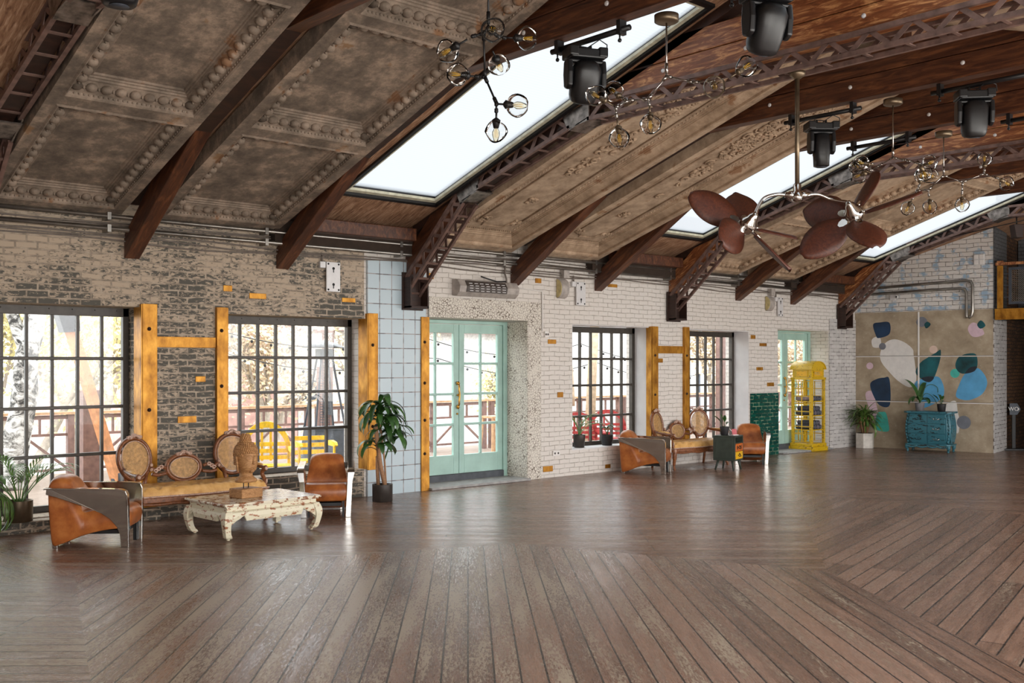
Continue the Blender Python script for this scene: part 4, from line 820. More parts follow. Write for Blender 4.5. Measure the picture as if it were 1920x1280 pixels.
# ------------------------------------------------------------------ furniture
def rrect(w_, h_, r, n=5):
    out = []
    for cx, cy, a in ((w_/2-r, h_/2-r, 0), (-w_/2+r, h_/2-r, 90), (-w_/2+r, -h_/2+r, 180), (w_/2-r, -h_/2+r, 270)):
        for i in range(n+1): t_ = math.radians(a+90*i/n); out.append((cx+r*math.cos(t_), cy+r*math.sin(t_)))
    return out
def armchair(label):           # local: +x forward, y across
    t = thing('armchair', label, 'armchair', group='cognac leather armchairs with chrome arms')
    # leather shell: profile swept across with soft edges
    prof = [(-.33, .03), (-.355, .25), (-.37, .45), (-.375, .57), (-.345, .645), (-.27, .665), (-.20, .64), (-.15, .57), (-.09, .46), (-.06, .38), (-.045, .335), (.02, .34), (.12, .365), (.24, .375), (.33, .365), (.375, .32), (.385, .26), (.37, .20), (.33, .175), (.2, .165), (.06, .14), (-.08, .10), (-.2, .05), (-.26, .03)]
    prof = [tuple(v) for v in cr_closed(prof, 3)]
    cx = sum(p[0] for p in prof)/len(prof); cz = sum(p[1] for p in prof)/len(prof)
    def slice_(y, s, bulge=0):
        out = []
        for x, z in prof:
            b = bulge*max(0, min(1, (z-.3)*4)) ; out.append((x-(x+.02)*(1-s)*.35-b*.0, y*.84*(1-.17*max(0, min(1, (z-.36)/.25))), z-(z-.3)*(1-s)*.35-.035*bulge*max(0, (z-.42))*4*(1)))
        return out
    r = MB(); ys = [(-.275, .80, 1.2), (-.268, .90, 1), (-.24, .97, .7), (-.18, 1, .3), (-.08, 1.01, .05), (0, 1.012, 0), (.08, 1.01, .05), (.18, 1, .3), (.24, .97, .7), (.268, .90, 1), (.275, .80, 1.2)]
    rings = []
    for y, s, b in ys:
        rings.append(slice_(y, s, b))
    r.loft(rings); r.build('leather_shell', 'leather', t)
    # piping on the back cushion
    for sgn in (-1, 1):
        # polished side: broad arm flowing down into the front leg
        out = [(-.37, .50), (-.365, .565), (-.30, .565), (-.10, .56), (.12, .555), (.27, .55), (.325, .545), (.355, .53), (.37, .50), (.37, .47), (.37, 0), (.295, 0), (.285, .12), (.26, .19), (.20, .265), (.12, .32), (0, .375), (-.14, .425), (-.28, .475)]
        a = MB(); y0 = sgn*.240; a.prism(out, y0, y0+sgn*.012, 'y', 0, lambda x, y, z: (x, y-sgn*.05*max(0, .5-z)*(1 if x > -.3 else .3), z))
        top = [(-.365, .565), (-.30, .567), (-.10, .562), (.12, .557), (.27, .552), (.325, .547), (.357, .532), (.372, .50), (.374, .40), (.374, .2), (.374, 0)]
        w2 = .075
        ti = lambda z: -sgn*.05*max(0, .5-z)
        L = [(x, y0+ti(z), z) for x, z in top]; R = [(x, y0+ti(z)+sgn*w2*(1 if z > .45 else .75), z) for x, z in top]
        L2 = [(x-.014, y, z-.014) for x, y, z in L]; R2 = [(x-.014, y, z-.014) for x, y, z in R]
        n = len(L); a.loft([[L[i], R[i], R2[i], L2[i]] for i in range(n)], sm=False)
        a.build('chrome_arm', 'chrome', t, bevel=.003)
        f = MB(); f.box(-.335, -.285, sgn*.17-.02, sgn*.17+.02, 0, .05); f.build('foot', 'chrome', t, bevel=.004)
    f = MB(); f.box(-.1, .30, -.17, .17, .12, .155); f.build('under_frame', 'blackmetal', t)
    for sgn in (-1, 1):
        f = MB(); f.box(.30, .335, sgn*.19-.012, sgn*.19+.012, 0, .18); f.build('leg', 'blackmetal', t)
    return t
ch1 = armchair('cognac leather armchair with chrome arm, left of the coffee table, side on'); place(ch1, (3.57, 9.88, 0), math.radians(-36))
dup(ch1, (6.28, 10.16, 0), math.radians(-123), 'cognac leather armchair right of the coffee table, facing the viewer')
dup(ch1, (12.34, 10.60, 0), math.radians(-60), 'cognac leather armchair with chrome arm left of the far settee, side on')
dup(ch1, (14.94, 10.46, 0), math.radians(-140), 'cognac leather armchair right of the small green cabinet')

def oval(a, b, n=40, top=0.0):
    return [(a*math.cos(2*PI*i/n)*(1-0.06*math.sin(2*PI*i/n)*-1), b*math.sin(2*PI*i/n)) for i in range(n)]
def backrest(t, cx, cz, a, b, splay, y, nm='backrest'):
    """oval caned back; returns nothing. local frame of the settee: x across, -y forward"""
    R = Matrix.Rotation(splay, 4, 'Z'); tilt = Matrix.Rotation(math.radians(9), 4, 'X'); O = Vector((cx, y, cz))
    def P(u, v, d=0): return O+(R @ tilt.inverted() @ Vector((u, -d, v)))
    ov = oval(a, b); n = len(ov); fr = MB()
    prof = [(0, -.018), (.012, .012), (.026, .022), (.042, .010), (.048, -.018)]
    rings = []
    for i in range(n+1):
        u, v = ov[i % n]; l = math.hypot(u/a, v/b); nx, nz = u/a/a, v/b/b; m_ = math.hypot(nx, nz); nx /= m_; nz /= m_
        rings.append([P(u+nx*d, v+nz*d, h_) for d, h_ in prof])
    fr.loft(rings, cap=False); f = fr.build('back_frame', 'carved', t)
    c = MB()
    for s in (-1, 1):
        for k_ in range(7): c.tube([P(s*(.014*j+.02*math.sin(k_))*1.0, b+.05+.012*math.sin(j*1.1+k_)-.006*j*0.6, .02+.004*k_) for j in range(2, 6)], .012, 5)
    c.ball(P(0, b+.055, .02), .03, 8, 6, (1.2, .8, .8)); c.build('carved_crest', 'carved_worn', f)
    ring = MB(); ring.tube([P(u*.985, v*.985, .016) for u, v in ov]+[P(ov[0][0]*.985, ov[0][1]*.985, .016)], .0055, 5, cap=False); ring.build('inner_bead', 'carved_worn', f)
    cn = MB(); st = .0135; wd = .0042
    def span(v, A, B): return A*math.sqrt(max(0, 1-(v/B)**2))
    k_ = int(b/st)
    for i in range(-k_, k_+1):
        s_ = span(i*st, a, b)
        if s_ > .01: cn.add([P(-s_, i*st-wd, 0), P(s_, i*st-wd, 0), P(s_, i*st+wd, 0), P(-s_, i*st+wd, 0)], [(0, 1, 2, 3)])
    k_ = int(a/st)
    for i in range(-k_, k_+1):
        s_ = span(i*st, b, a)
        if s_ > .01: cn.add([P(i*st-wd, -s_, .001), P(i*st+wd, -s_, .001), P(i*st+wd, s_, .001), P(i*st-wd, s_, .001)], [(0, 1, 2, 3)])
    for sg in (-1, 1):
        k_ = int((a+b)/st/1.0)
        for i in range(-k_, k_+1):
            # diagonal u = sg*v + i*st*1.4
            q = i*st*1.42; pts = [(sg*v+q, v) for v in [j*.01 for j in range(-30, 31)] if ((sg*v+q)/a)**2+(v/b)**2 < 1]
            if len(pts) > 2:
                (u0, v0), (u1, v1) = pts[0], pts[-1]; cn.add([P(u0-.0022, v0, .002), P(u0+.0022, v0, .002), P(u1+.0022, v1, .002), P(u1-.0022, v1, .002)], [(0, 1, 2, 3)])
    cn.build('cane_panel', 'cane', t)
    return P
def settee(label):
    t = thing('settee', label, 'settee', group='cane backed settees with tan seats')
    yb = .28
    PL_ = backrest(t, -.555, .70, .165, .195, math.radians(13), yb+.0); PR_ = backrest(t, .555, .70, .165, .195, math.radians(-17), yb); PC = backrest(t, 0, .575, .165, .115, 0, yb+.03)
    # stiles below the big ovals, scrolls linking to the centre
    r = MB()
    for s in (-1, 1):
        for du in (-.12, .12): r.tube([(s*.555+du, yb-.01, .55), (s*.555+du*.8, yb-.03, .45), (s*.555+du*.85, yb-.04, .34)], .022, 8)
        r.tube(cr_open([(s*.38, yb, .60), (s*.33, yb+.01, .575), (s*.27, yb+.01, .60), (s*.215, yb+.02, .585)], 4), .018, 8)
        r.tube(cr_open([(s*.37, yb, .53), (s*.30, yb+.01, .515), (s*.2, yb+.02, .53)], 4), .018, 8)
    r.tube([(0-.1, yb+.02, .45), (-.08, yb-.0, .34)], .02, 8); r.tube([(.1, yb+.02, .45), (.08, yb-.0, .34)], .02, 8)
    r.build('back_rails', 'carved', t)
    c = MB()
    for s in (-1, 1):
        for k_ in range(3): c.tube([(s*(.27+.03*k_)+.024*math.cos(q*.8)*s*(1-q*.08), yb-.01, .60-.02*k_+.024*math.sin(q*.8)*(1-q*.08)) for q in range(9)], .009, 5)
        for k_ in range(2): c.ball((s*.385, yb-.02, .63-.05*k_), .02, 6, 5)
    c.build('scroll_carving', 'carved_worn', t)
    # seat rail with a serpentine front
    def fy(x): return -.26-.035*math.cos(x/.72*PI)
    xs_ = [-.74+1.48*i/24 for i in range(25)]
    outline = [(x, fy(x)) for x in xs_]+[(.74, yb-.02), (-.74, yb-.02)]
    r = MB(); r.prism(outline, .285, .345, 'z'); r.build('seat_rail', 'carved', t, bevel=.01)
    bd = MB(); bd.tube([(x, fy(x)-.004, .352) for x in xs_], .009, 6)
    for x in [-.72+.036*i for i in range(41)]: bd.ball((x, fy(x)-.008, .352), .006, 5, 4)
    bd.build('nail_trim', 'carved_worn', t)
    ap = MB(); ap.tube([(x, fy(x)-.002, .283-.012*abs(math.sin(x*9))) for x in xs_], .016, 6); ap.build('carved_apron', 'carved', t)
    # tufted cushion
    nx_, ny_ = 90, 34; g = MB(); btn = [(-.66+.165*i+(.0825 if j % 2 else 0), -.18+.13*j) for j in range(4) for i in range(9)]
    pts = []
    for j in range(ny_+1):
        for i in range(nx_+1):
            x = -.725+1.45*i/nx_; f_ = j/ny_; y = fy(x)+.006+(yb-.05-fy(x))*f_
            e = min(1, min(i, nx_-i)/5)*1.0; e2 = min(1, min(j, ny_-j)/4); e = math.sqrt(max(0, 1-(1-e)**2))*math.sqrt(max(0, 1-(1-e2)**2))
            z = .347+.092*e
            dd = sorted((math.hypot(x-bx, y-by) for bx, by in btn))[:2]
            z -= .034*math.exp(-(dd[0]/.024)**2)*e; z += .012*min(1, dd[0]/.08)*e
            z -= .012*math.exp(-((dd[1]-dd[0])/.018)**2)*e*(1 if dd[0] > .02 else 0)*.8
            pts.append((x, y, z))
    fs = [(j*(nx_+1)+i, j*(nx_+1)+i+1, (j+1)*(nx_+1)+i+1, (j+1)*(nx_+1)+i) for j in range(ny_) for i in range(nx_)]
    g.add(pts, fs, 0, True); cu = g.build('seat_cushion', 'tan', t)
    # cabriole legs and arms
    for s in (-1, 1):
        l = MB(); x = s*.70; y = fy(x)+.03
        l.tube(cr_open([(x, y, .35), (x+s*.01, y-.015, .27), (x+s*.004, y-.004, .16), (x-s*.004, y+.008, .07), (x+s*.004, y-.008, .025), (x+s*.01, y-.015, .0)], 4), [.034]*4+[.036]*4+[.026]*4+[.017]*4+[.022]*5, 10)
        l.ball((x+s*.008, y-.012, .022), .024, 10, 6, (1, 1, .9)); lg = l.build('front_leg', 'carved', t); c = MB(); c.ball((x+s*.008, y-.035, .30), .025, 8, 6, (.8, .5, 1.5)); c.ball((x+s*.008, y-.04, .25), .014, 8, 6, (.8, .5, 1.6)); c.build('knee_carving', 'carved_worn', lg)
        l = MB(); l.tube([(s*.66, yb-.05, .3), (s*.665, yb-.03, .15), (s*.68, yb+.005, 0)], [.026, .022, .018], 8); l.build('rear_leg', 'carved', t)
        a = MB(); a.tube(cr_open([(x, fy(x)+.04, .34), (x+s*.015, fy(x)+.05, .42), (x-s*.0, fy(x)+.09, .50), (x+s*.01, fy(x)+.05, .555)], 4), [.028, .028, .027, .026, .024, .022, .022, .022, .022, .023, .024, .026, .03], 8)
        a.tube(cr_open([(x+s*.01, fy(x)+.045, .565), (x+s*.012, fy(x)+.16, .572), (x+s*.0, .10, .585), (x-s*.01, yb-.02, .61)], 4), .02, 8); a.ball((x+s*.01, fy(x)+.03, .56), .032, 8, 6, (1, .8, 1)); am = a.build('armrest', 'carved', t)
        p = MB(); p.tube([(x+s*.012, fy(x)+.12, .592), (x+s*.008, fy(x)+.2, .60), (x+s*.0, .12, .607)], [.018, .028, .018], 8, flat=.6); p.build('arm_pad', 'tan', am)
        c = MB(); c.ball((x+s*.01, fy(x)+.008, .56), .02, 8, 6, (1, .5, 1)); c.ball((x+s*.02, fy(x)+.02, .42), .014, 8, 6, (.7, .7, 2)); c.build('arm_carving', 'carved_worn', am)
    return t
st1 = settee('cane backed settee with tan tufted seat behind the coffee table'); place(st1, (4.83, 10.42, 0), 0)
st1.scale = (1, 1, 1)
dup(st1, (13.66, 10.71, 0), 0, 'cane backed settee with golden seat behind the small green cabinet')

# coffee table (corners taken from its feet)
t = thing('coffee_table', 'low carved coffee table in flaking cream paint', 'coffee table', (5.03, 9.53, 0), math.radians(3.5))
LX, LY, TH = 1.10, .80, .36
r = MB(); r.box(-LX/2, LX/2, -LY/2, LY/2, TH-.022, TH); r.box(-LX/2+.02, LX/2-.02, -LY/2+.02, LY/2-.02, TH-.036, TH-.022); r.build('table_top', 'table_top', t, bevel=.005)
r = MB(); ix, iy = LX/2-.04, LY/2-.04
r.box(-ix, ix, -iy, iy, TH-.075, TH-.036); r.build('waist', 'table_paint', t)
def apron(p, q, n):
    m_ = MB(); N_ = 36; L = []; p = Vector(p); q = Vector(q); n = Vector(n); rings = []
    for i in range(N_+1):
        f_ = i/N_; c = p+(q-p)*f_; e = abs(f_-.5)*2; low = TH-.155-(.02 if e < .62 else 0)+(.035*math.sin((e-.62)/.12*PI) if .62 < e < .74 else 0)-(.0 if e < .8 else (e-.8)*.35)
        rings.append([c+n*.0+Vector((0, 0, TH-.075)), c+n*.028+Vector((0, 0, TH-.09)), c+n*.036+Vector((0, 0, (TH-.09+low)/2)), c+n*.03+Vector((0, 0, low)), c+n*.005+Vector((0, 0, low)), c-n*.01+Vector((0, 0, TH-.09))])
    m_.loft(rings, sm=False); return m_
for p, q, n in (((-ix, -iy, 0), (ix, -iy, 0), (0, -1, 0)), ((ix, -iy, 0), (ix, iy, 0), (1, 0, 0)), ((ix, iy, 0), (-ix, iy, 0), (0, 1, 0)), ((-ix, iy, 0), (-ix, -iy, 0), (-1, 0, 0))):
    a = apron(p, q, n).build('apron', 'table_paint', t)
for sx_ in (-1, 1):
    for sy_ in (-1, 1):
        l = MB(); sec = [(.0, TH-.075, .036), (.012, TH-.12, .042), (.022, TH-.17, .038), (.020, .13, .032), (.008, .07, .030), (-.008, .035, .034), (-.022, .018, .026)]
        path = cr_open([Vector((a, b, c)) for a, b, c in sec], 4); rings = []
        for v in path:
            k_ = v.x; cx_, cy_ = sx_*(ix-.012+k_), sy_*(iy-.012+k_); w_ = v.z
            rings.append([Vector((cx_+(w_ if u > 0 else -w_)*1.0*sx_*1-0*w_, cy_+(w_ if vv > 0 else -w_)*sy_, v.y)) for u, vv in ((-1, -1), (1, -1), (1, 1), (-1, 1))])
        l.loft(rings, sm=False); l.ball((sx_*(ix-.035), sy_*(iy-.035), .012), .02, 8, 6, (1.0, 1.0, .6)); l.build('leg', 'table_paint', t, bevel=.01)

# carved head on its stand
hx, hy = floor_h = (4.93, 9.50)
t = thing('carved_head', 'carved wooden buddha head on a wood block stand on the coffee table', 'sculpture', (hx, hy, TH+.001), math.radians(-80))
r = MB(); r.box(-.105, .105, -.13, .13, 0, .095); r.build('stand_block', 'teak', t, bevel=.01)
r = MB(); r.tube([(0, -.03, .095), (0, -.03, .18)], .005, 6); r.tube([(0, .03, .095), (0, .03, .18)], .005, 6); r.build('pins', 'blackmetal', t)
# head: +x is the face
def head_ring(z, rx, ry, cx=0, face=0, n=28):
    out = []
    for i in range(n):
        a = 2*PI*i/n; x = math.cos(a); y = math.sin(a); e = 1.0
        out.append(Vector((cx+rx*x, ry*y, z)))
    return out
r = MB(); Z0 = .15
prof = [(.0, .055, .075, 0), (.005, .095, .11, 0), (.03, .10, .115, 0), (.05, .08, .09, 0), (.07, .062, .068, 0), (.10, .062, .066, 0), (.115, .085, .072, .015), (.135, .105, .084, .018), (.17, .115, .095, .012), (.21, .122, .103, .006), (.25, .126, .107, .0), (.29, .126, .108, -.002), (.33, .120, .105, -.004), (.36, .106, .095, -.006), (.385, .08, .075, -.01)]
rings = [head_ring(Z0+z, a, b, c) for z, a, b, c in prof]
# push vertices of the face
for ri, (z, a, b, c) in enumerate(prof):
    for v in rings[ri]:
        ang_ = math.atan2(v.y, v.x-c)
        if abs(ang_) < .9 and z > .11: v.x -= .006*(1-abs(ang_)/.9)
r.loft(rings); r.build('head', 'teak', t)
f = MB()
X0 = .112
# nose, brows, lids, lips, chin
f.loft([[Vector((x+.004, -w_, z)), Vector((x+d, 0, z)), Vector((x+.004, w_, z)), Vector((x-.02, 0, z))] for z, x, w_, d in ((Z0+.265, X0, .009, .008), (Z0+.24, X0, .011, .020), (Z0+.21, X0+.002, .017, .034), (Z0+.195, X0+.002, .022, .036), (Z0+.185, X0, .016, .018))], sm=True)
for s in (-1, 1):
    f.tube(cr_open([(X0+.006, s*.010, Z0+.262), (X0+.000, s*.035, Z0+.278), (X0-.016, s*.062, Z0+.268), (X0-.036, s*.082, Z0+.25)], 4), .0045, 6)
    f.ball((X0-.020, s*.042, Z0+.236), .026, 12, 8, (.8, 1.05, .62)); f.tube(cr_open([(X0+.003, s*.018, Z0+.232), (X0-.001, s*.04, Z0+.222), (X0-.016, s*.066, Z0+.233)], 4), .0035, 6)
    f.ball((X0-.043, s*.046, Z0+.188), .036, 14, 10, (.9, .95, 1.1)); f.ball((X0+.002, s*.014, Z0+.193), .010, 8, 6)
f.tube(cr_open([(X0-.012, -.036, Z0+.157), (X0+.006, -.018, Z0+.162), (X0+.010, 0, Z0+.158), (X0+.006, .018, Z0+.162), (X0-.012, .036, Z0+.157)], 4), .0065, 8)
f.tube(cr_open([(X0-.010, -.028, Z0+.150), (X0+.006, 0, Z0+.143), (X0-.010, .028, Z0+.150)], 4), .008, 8)
f.ball((X0-.018, 0, Z0+.122), .026, 10, 8, (.9, 1.1, .8)); f.ball((X0+.006, 0, Z0+.285), .005, 6, 5)
f.build('facial_features', 'teak', t)
h = MB(); 
for row in range(8):
    z = Z0+.275+row*.0165; zz = z-Z0; kk = [(a_, b_, c_) for a_, b_, c_, _ in prof]; q0 = max([q for q in range(len(kk)-1) if kk[q][0] <= zz]); fz = (zz-kk[q0][0])/(kk[q0+1][0]-kk[q0][0]); fz = min(1, fz); rr = kk[q0][1]+(kk[q0+1][1]-kk[q0][1])*fz; n = max(6, int(2*PI*rr/.021))
    for i in range(n):
        a = 2*PI*(i+.5*(row % 2))/n
        hl = .305-.0 if abs(math.atan2(math.sin(a), math.cos(a))) < .9 else .20
        if abs(math.atan2(math.sin(a), math.cos(a))) < 1.0 and z < Z0+.305: continue
        h.ball((rr*math.cos(a)-.004, rr*.87*math.sin(a), z), .0125, 7, 5)
for row in range(5):
    z = Z0+.19+row*.018
    for i in range(15):
        a = 1.75+(2*PI-3.5)*i/14; h.ball((.122*math.cos(a)-.0, .106*math.sin(a), z), .0125, 7, 5)
for row in range(6):
    z = Z0+.395+row*.017; rr = .052*math.sqrt(max(.02, 1-(row/6.5)**2)); n = max(3, int(2*PI*rr/.02))
    for i in range(n): a = 2*PI*(i+.5*(row % 2))/n; h.ball((rr*math.cos(a)-.01, rr*math.sin(a), z), .0125, 7, 5)
h.lathe([(.05, 0), (.05, .05), (.035, .09), (0, .1)], (-.01, 0, Z0+.38), 14); h.build('curled_hair', 'teak', t)
e = MB()
for s in (-1, 1): e.loft([[Vector((-.01+dx_, s*(.108+w_), z)), Vector((.018+dx_, s*(.114+w_), z)), Vector((.018+dx_, s*(.102+w_*.5), z)), Vector((-.01+dx_, s*(.098), z))] for z, dx_, w_ in ((Z0+.12, .0, .0), (Z0+.15, 0, .006), (Z0+.20, -.005, .006), (Z0+.24, -.008, .014), (Z0+.27, -.012, .012), (Z0+.28, -.012, 0))], sm=True)
e.build('ears', 'teak', t)

# small green cabinet with two coloured drawers
t = thing('side_cabinet', 'small dark green cabinet with an orange and a yellow drawer', 'cabinet', (13.72, 10.02, 0), math.radians(15))
W_ = .37; b0, b1 = .155, .555; h2 = W_/2
r = MB(); r.box(-h2, h2, -h2, h2, b0, b0+.022); r.box(-h2, h2, -h2, h2, b1-.022, b1); r.box(-h2, -h2+.022, -h2, h2, b0+.022, b1-.022); r.box(h2-.022, h2, -h2, h2, b0+.022, b1-.022); r.box(-h2+.022, h2-.022, h2-.02, h2, b0+.022, b1-.022); r.box(-h2+.022, h2-.022, -h2+.01, h2-.02, .432, .446)
r.box(-h2-.006, -h2+.0, -h2+.04, h2-.04, b0+.04, b1-.04); r.build('body', 'cab_green', t, bevel=.006)
for (z0_, z1_, mt, lb) in ((.305, .428, 'orange', 'orange drawer'), (.18, .300, 'ydraw', 'yellow drawer')):
    r = MB(); r.box(-h2+.028, h2-.028, -h2-.002, -h2+.02, z0_, z1_); d = r.build('drawer', mt, t, bevel=.004); d['label'] = lb
    r = MB(); zc = (z0_+z1_)/2; r.tube([(-.045, -h2-.005, zc+.012), (-.035, -h2-.02, zc-.016), (.035, -h2-.02, zc-.016), (.045, -h2-.005, zc+.012)], .006, 6); r.ball((0, -h2-.008, zc+.02), .012, 8, 6); r.build('pull', 'blackmetal', d)
    r = MB(); r.box(-.10, -.06, -h2-.0035, -h2-.0021, zc-.03, zc+.03); r.box(.06, .10, -h2-.0035, -h2-.0021, zc-.03, zc+.03); r.build('stencil_marks', 'rafter' if mt == 'orange' else 'bench_y', d)
for sx_ in (-1, 1):
    for sy_ in (-1, 1): r = MB(); r.tube([(sx_*.13, sy_*.12, .155), (sx_*.165, sy_*.155, 0)], [.022, .013], 10); r.build('leg', 'cab_green', t)
CABZ = .556
r = MB(); CT = Matrix.Rotation(math.radians(15), 4, 'Z')
t = thing('card_holder', 'small red and white card holder on the green cabinet', 'card holder', (13.77, 9.93, CABZ), math.radians(-20)); r = MB(); r.box(-.05, .05, -.035, .035, 0, .012); r.build('base', 'paint_white', t); r = MB(); r.box(-.045, .045, -.006, .0, .012, .10, 0, lambda x, y, z: (x, y+(z*.25), z)); r.build('card', 'photo_red', t)

# yellow phone box cabinet
t = thing('display_cabinet', 'yellow phone box style cabinet with shelves beside the far door', 'cabinet', (18.0, 11.22, 0), math.radians(-1))
W_ = .235
r = MB(); r.box(-.275, .275, -.275, .275, 0, .085); r.box(-.255, .255, -.255, .255, .085, .15); r.build('plinth', 'yellow', t, bevel=.01)
r = MB(); zb, zt = .15, 1.40
for sx_ in (-1, 1):
    for sy_ in (-1, 1): r.box(sx_*(W_-.025)-.025, sx_*(W_-.025)+.025, sy_*(W_-.025)-.025, sy_*(W_-.025)+.025, zb, zt)
r.box(-W_-.012, W_+.012, -W_-.012, W_+.012, zt, zt+.045); r.build('corner_posts', 'yellow', t, bevel=.004)
def grid(ax, pos, nm, y0g, z0g, z1g):
    g = MB(); a0, a1 = -W_+.05, W_-.05
    def bx(u0, u1, z0_, z1_):
        if ax == 'x': g.box(pos-.008, pos+.008, u0, u1, z0_, z1_)
        else: g.box(u0, u1, pos-.008, pos+.008, z0_, z1_)
    bx(a0, a0+.012, z0g, z1g); bx(a1-.012, a1, z0g, z1g); bx(-.008, .008, z0g, z1g)
    for i in range(9): z = z0g+(z1g-z0g)*i/8; bx(a0, a1, max(z-.008, z0g), min(z+.008, z1g))
    g.build(nm, 'yellow', t)
grid('x', -W_+.01, 'glazing_bars', 0, zb+.03, zt-.03); grid('x', W_-.01, 'glazing_bars', 0, zb+.03, zt-.03); grid('y', W_-.01, 'glazing_bars', 0, zb+.03, zt-.03)
SHZ = (.42, .70, .98)
for z in SHZ: r = MB(); r.box(-W_+.02, W_-.02, -W_+.02, W_-.02, z-.018, z); r.build('shelf', 'yellow', t)
r = MB(); r.box(-.215, .215, -.215, .215, zt+.045, 1.60); 
r.box(-.15, .15, -.224, -.2151, zt+.075, zt+.165, 1); r.box(-.224, -.2151, -.12, .12, zt+.075, zt+.165, 1)
for (a, b, c, d) in ((-.16, .16, zt+.06, zt+.075), (-.16, .16, zt+.165, zt+.18), (-.16, -.145, zt+.075, zt+.165), (.145, .16, zt+.075, zt+.165)): r.box(a, b, -.232, -.2151, c, d); r.box(-.232, -.2151, a*.8, b*.8, c, d)
r.build('sign_box', ['yellow', 'ydraw'], t)
text('PULL', .085, (-.03, -.228, zt+.12), (PI/2, 0, 0), t, 'cream', .002)
r = MB(); arc = [(.245*math.cos(PI*i/16)*1.0, 1.60+.15*math.sin(PI*i/16)) for i in range(17)]; r.prism(arc, -.225, .225, 'y', sm=False); r.build('gable', 'yellow', t)
r = MB(); a2 = [(.262*math.cos(PI*i/16), 1.60+.168*math.sin(PI*i/16)) for i in range(17)]; n = 17
rings = [[Vector((x1, y, z1)), Vector((x2, y, z2))] for (x1, z1), (x2, z2) in zip(arc, a2) for y in (0,)]
r.loft([[Vector((a[0], -.245, a[1])), Vector((b[0], -.245, b[1])), Vector((b[0], .245, b[1])), Vector((a[0], .245, a[1]))] for a, b in zip(arc, a2)], sm=False); r.build('roof', 'yellow', t)
tw0 = None
def towel(cx, z, k_, lb, mat='towel'):
    y0, y1 = -.19, .17; r = MB()
    wxy = Matrix.Rotation(math.radians(-1), 4, 'Z') @ Vector((cx, 0, 0)); 
    o = thing('rolled_towel', lb, 'towel', (18.0+wxy.x, 11.22+wxy.y, z), math.radians(-1), 'rolled towels in the yellow cabinet')
    R0 = .046; r.tube([(0, y0, R0), (0, y0+.01, R0), (0, y1-.01, R0), (0, y1, R0)], [R0*.9, R0, R0, R0*.9], 16)
    r.build('roll', mat, o)
    r = MB(); r.tube([(R0*.85*(1-q/22)*math.cos(q*.62+k_), y0-.003, R0+R0*.85*(1-q/22)*math.sin(q*.62+k_)) for q in range(21)], .0035, 5); r.build('fold_edge', 'towel_lilac' if k_ % 4 == 0 else 'mgrey', o)
nm_ = ['top', 'middle', 'lowest']
for si, z in enumerate(reversed(SHZ)):
    top2 = si > 0
    for i in range(4): towel(-.135+i*.09, z+.002, i+si*3, 'rolled grey towel on the %s shelf of the yellow cabinet, %s in its bottom row' % (nm_[si], ['first', 'second', 'third', 'last'][i]), 'towel_lilac' if (i, si) in ((0, 0),) else 'towel')
    if top2:
        for i in range(3): towel(-.09+i*.09, z+.084, i+si*5, 'rolled grey towel on the %s shelf of the yellow cabinet, %s in its upper row' % (nm_[si], ['first', 'second', 'last'][i]))

# teal dresser: local x along the wall, -y towards the room
dc = FP(1.60, 0, .27)
t = thing('dresser', 'teal distressed bombe dresser with six drawers below the mural', 'dresser', (dc[0]-.0, dc[1], 0), math.atan2(FD.y, FD.x))
def dsec(z):
    f_ = (z-.14)/.60; return .385+.045*math.sin(PI*min(1, max(0, f_*.95+.02)))-(.01 if f_ < .1 else 0), .20+.04*math.sin(PI*min(1, max(0, f_*.95)))
r = MB(); rings = []
for i in range(13):
    z = .15+.60*i/12; a, b = dsec(z); c = .06; rings.append([Vector((x, y, z)) for x, y in ((-a, b*0+.2), (-a, -b+c), (-a+c, -b), (a-c, -b), (a, -b+c), (a, .2))])
r.loft(rings, sm=False); r.build('body', 'teal_dresser', t)
r = MB(); r.prism([(-.45, .21), (-.45, -.20), (-.38, -.265), (.38, -.265), (.45, -.20), (.45, .21)], .75, .785, 'z'); r.build('dresser_top', 'teal_dresser', t, bevel=.008)
r = MB(); r.prism([(-.43, .205), (-.43, -.20), (-.37, -.25), (.37, -.25), (.43, -.20), (.43, .205)], .125, .155, 'z'); 
for i in range(29):
    x = -.39+.78*i/28; zz = .125-.022*abs(math.sin(i*.45))-.012; r.ball((x, -.245, zz), .02, 6, 5, (1, .5, 1))
r.build('plinth_apron', 'teal_dresser', t, bevel=.004)
for row, (z0_, z1_) in enumerate(((.165, .335), (.36, .535), (.56, .725))):
    for s in (-1, 1):
        d = MB(); x0, x1 = (-.335, -.008) if s < 0 else (.008, .335); rings = []
        for i in range(5):
            z = z0_+(z1_-z0_)*i/4; a, b = dsec(z); rings.append([Vector((x, y, z)) for x, y in ((x0, -b+.01), (x0, -b-.014), (x1, -b-.014), (x1, -b+.01))])
        d.loft(rings, sm=False); do = d.build('drawer', 'teal_dresser', t, bevel=.005)
        zc = (z0_+z1_)/2; b = dsec(zc)[1]+.018; xc = (x0+x1)/2; h = MB(); h.tube(cr_open([(xc-.05, -b, zc+.004), (xc-.03, -b-.02, zc-.01), (xc+.03, -b-.02, zc-.01), (xc+.05, -b, zc+.004)], 3), .005, 6); h.ball((xc-.052, -b, zc+.004), .012, 8, 6); h.ball((xc+.052, -b, zc+.004), .012, 8, 6); h.ball((xc, -b+.004, zc+.015), .009, 8, 6); h.build('pull', 'brushed' if s > 0 else 'blackmetal', do)
    for s in (-1, 1):
        p = MB(); a, b = dsec((z0_+z1_)/2); p.box(s*a-.0 if s > 0 else -a-.012, s*a+.012 if s > 0 else -a, -.13, .12, z0_+.01, z1_-.01); p.build('side_panel', 'teal_dresser', t, bevel=.004)
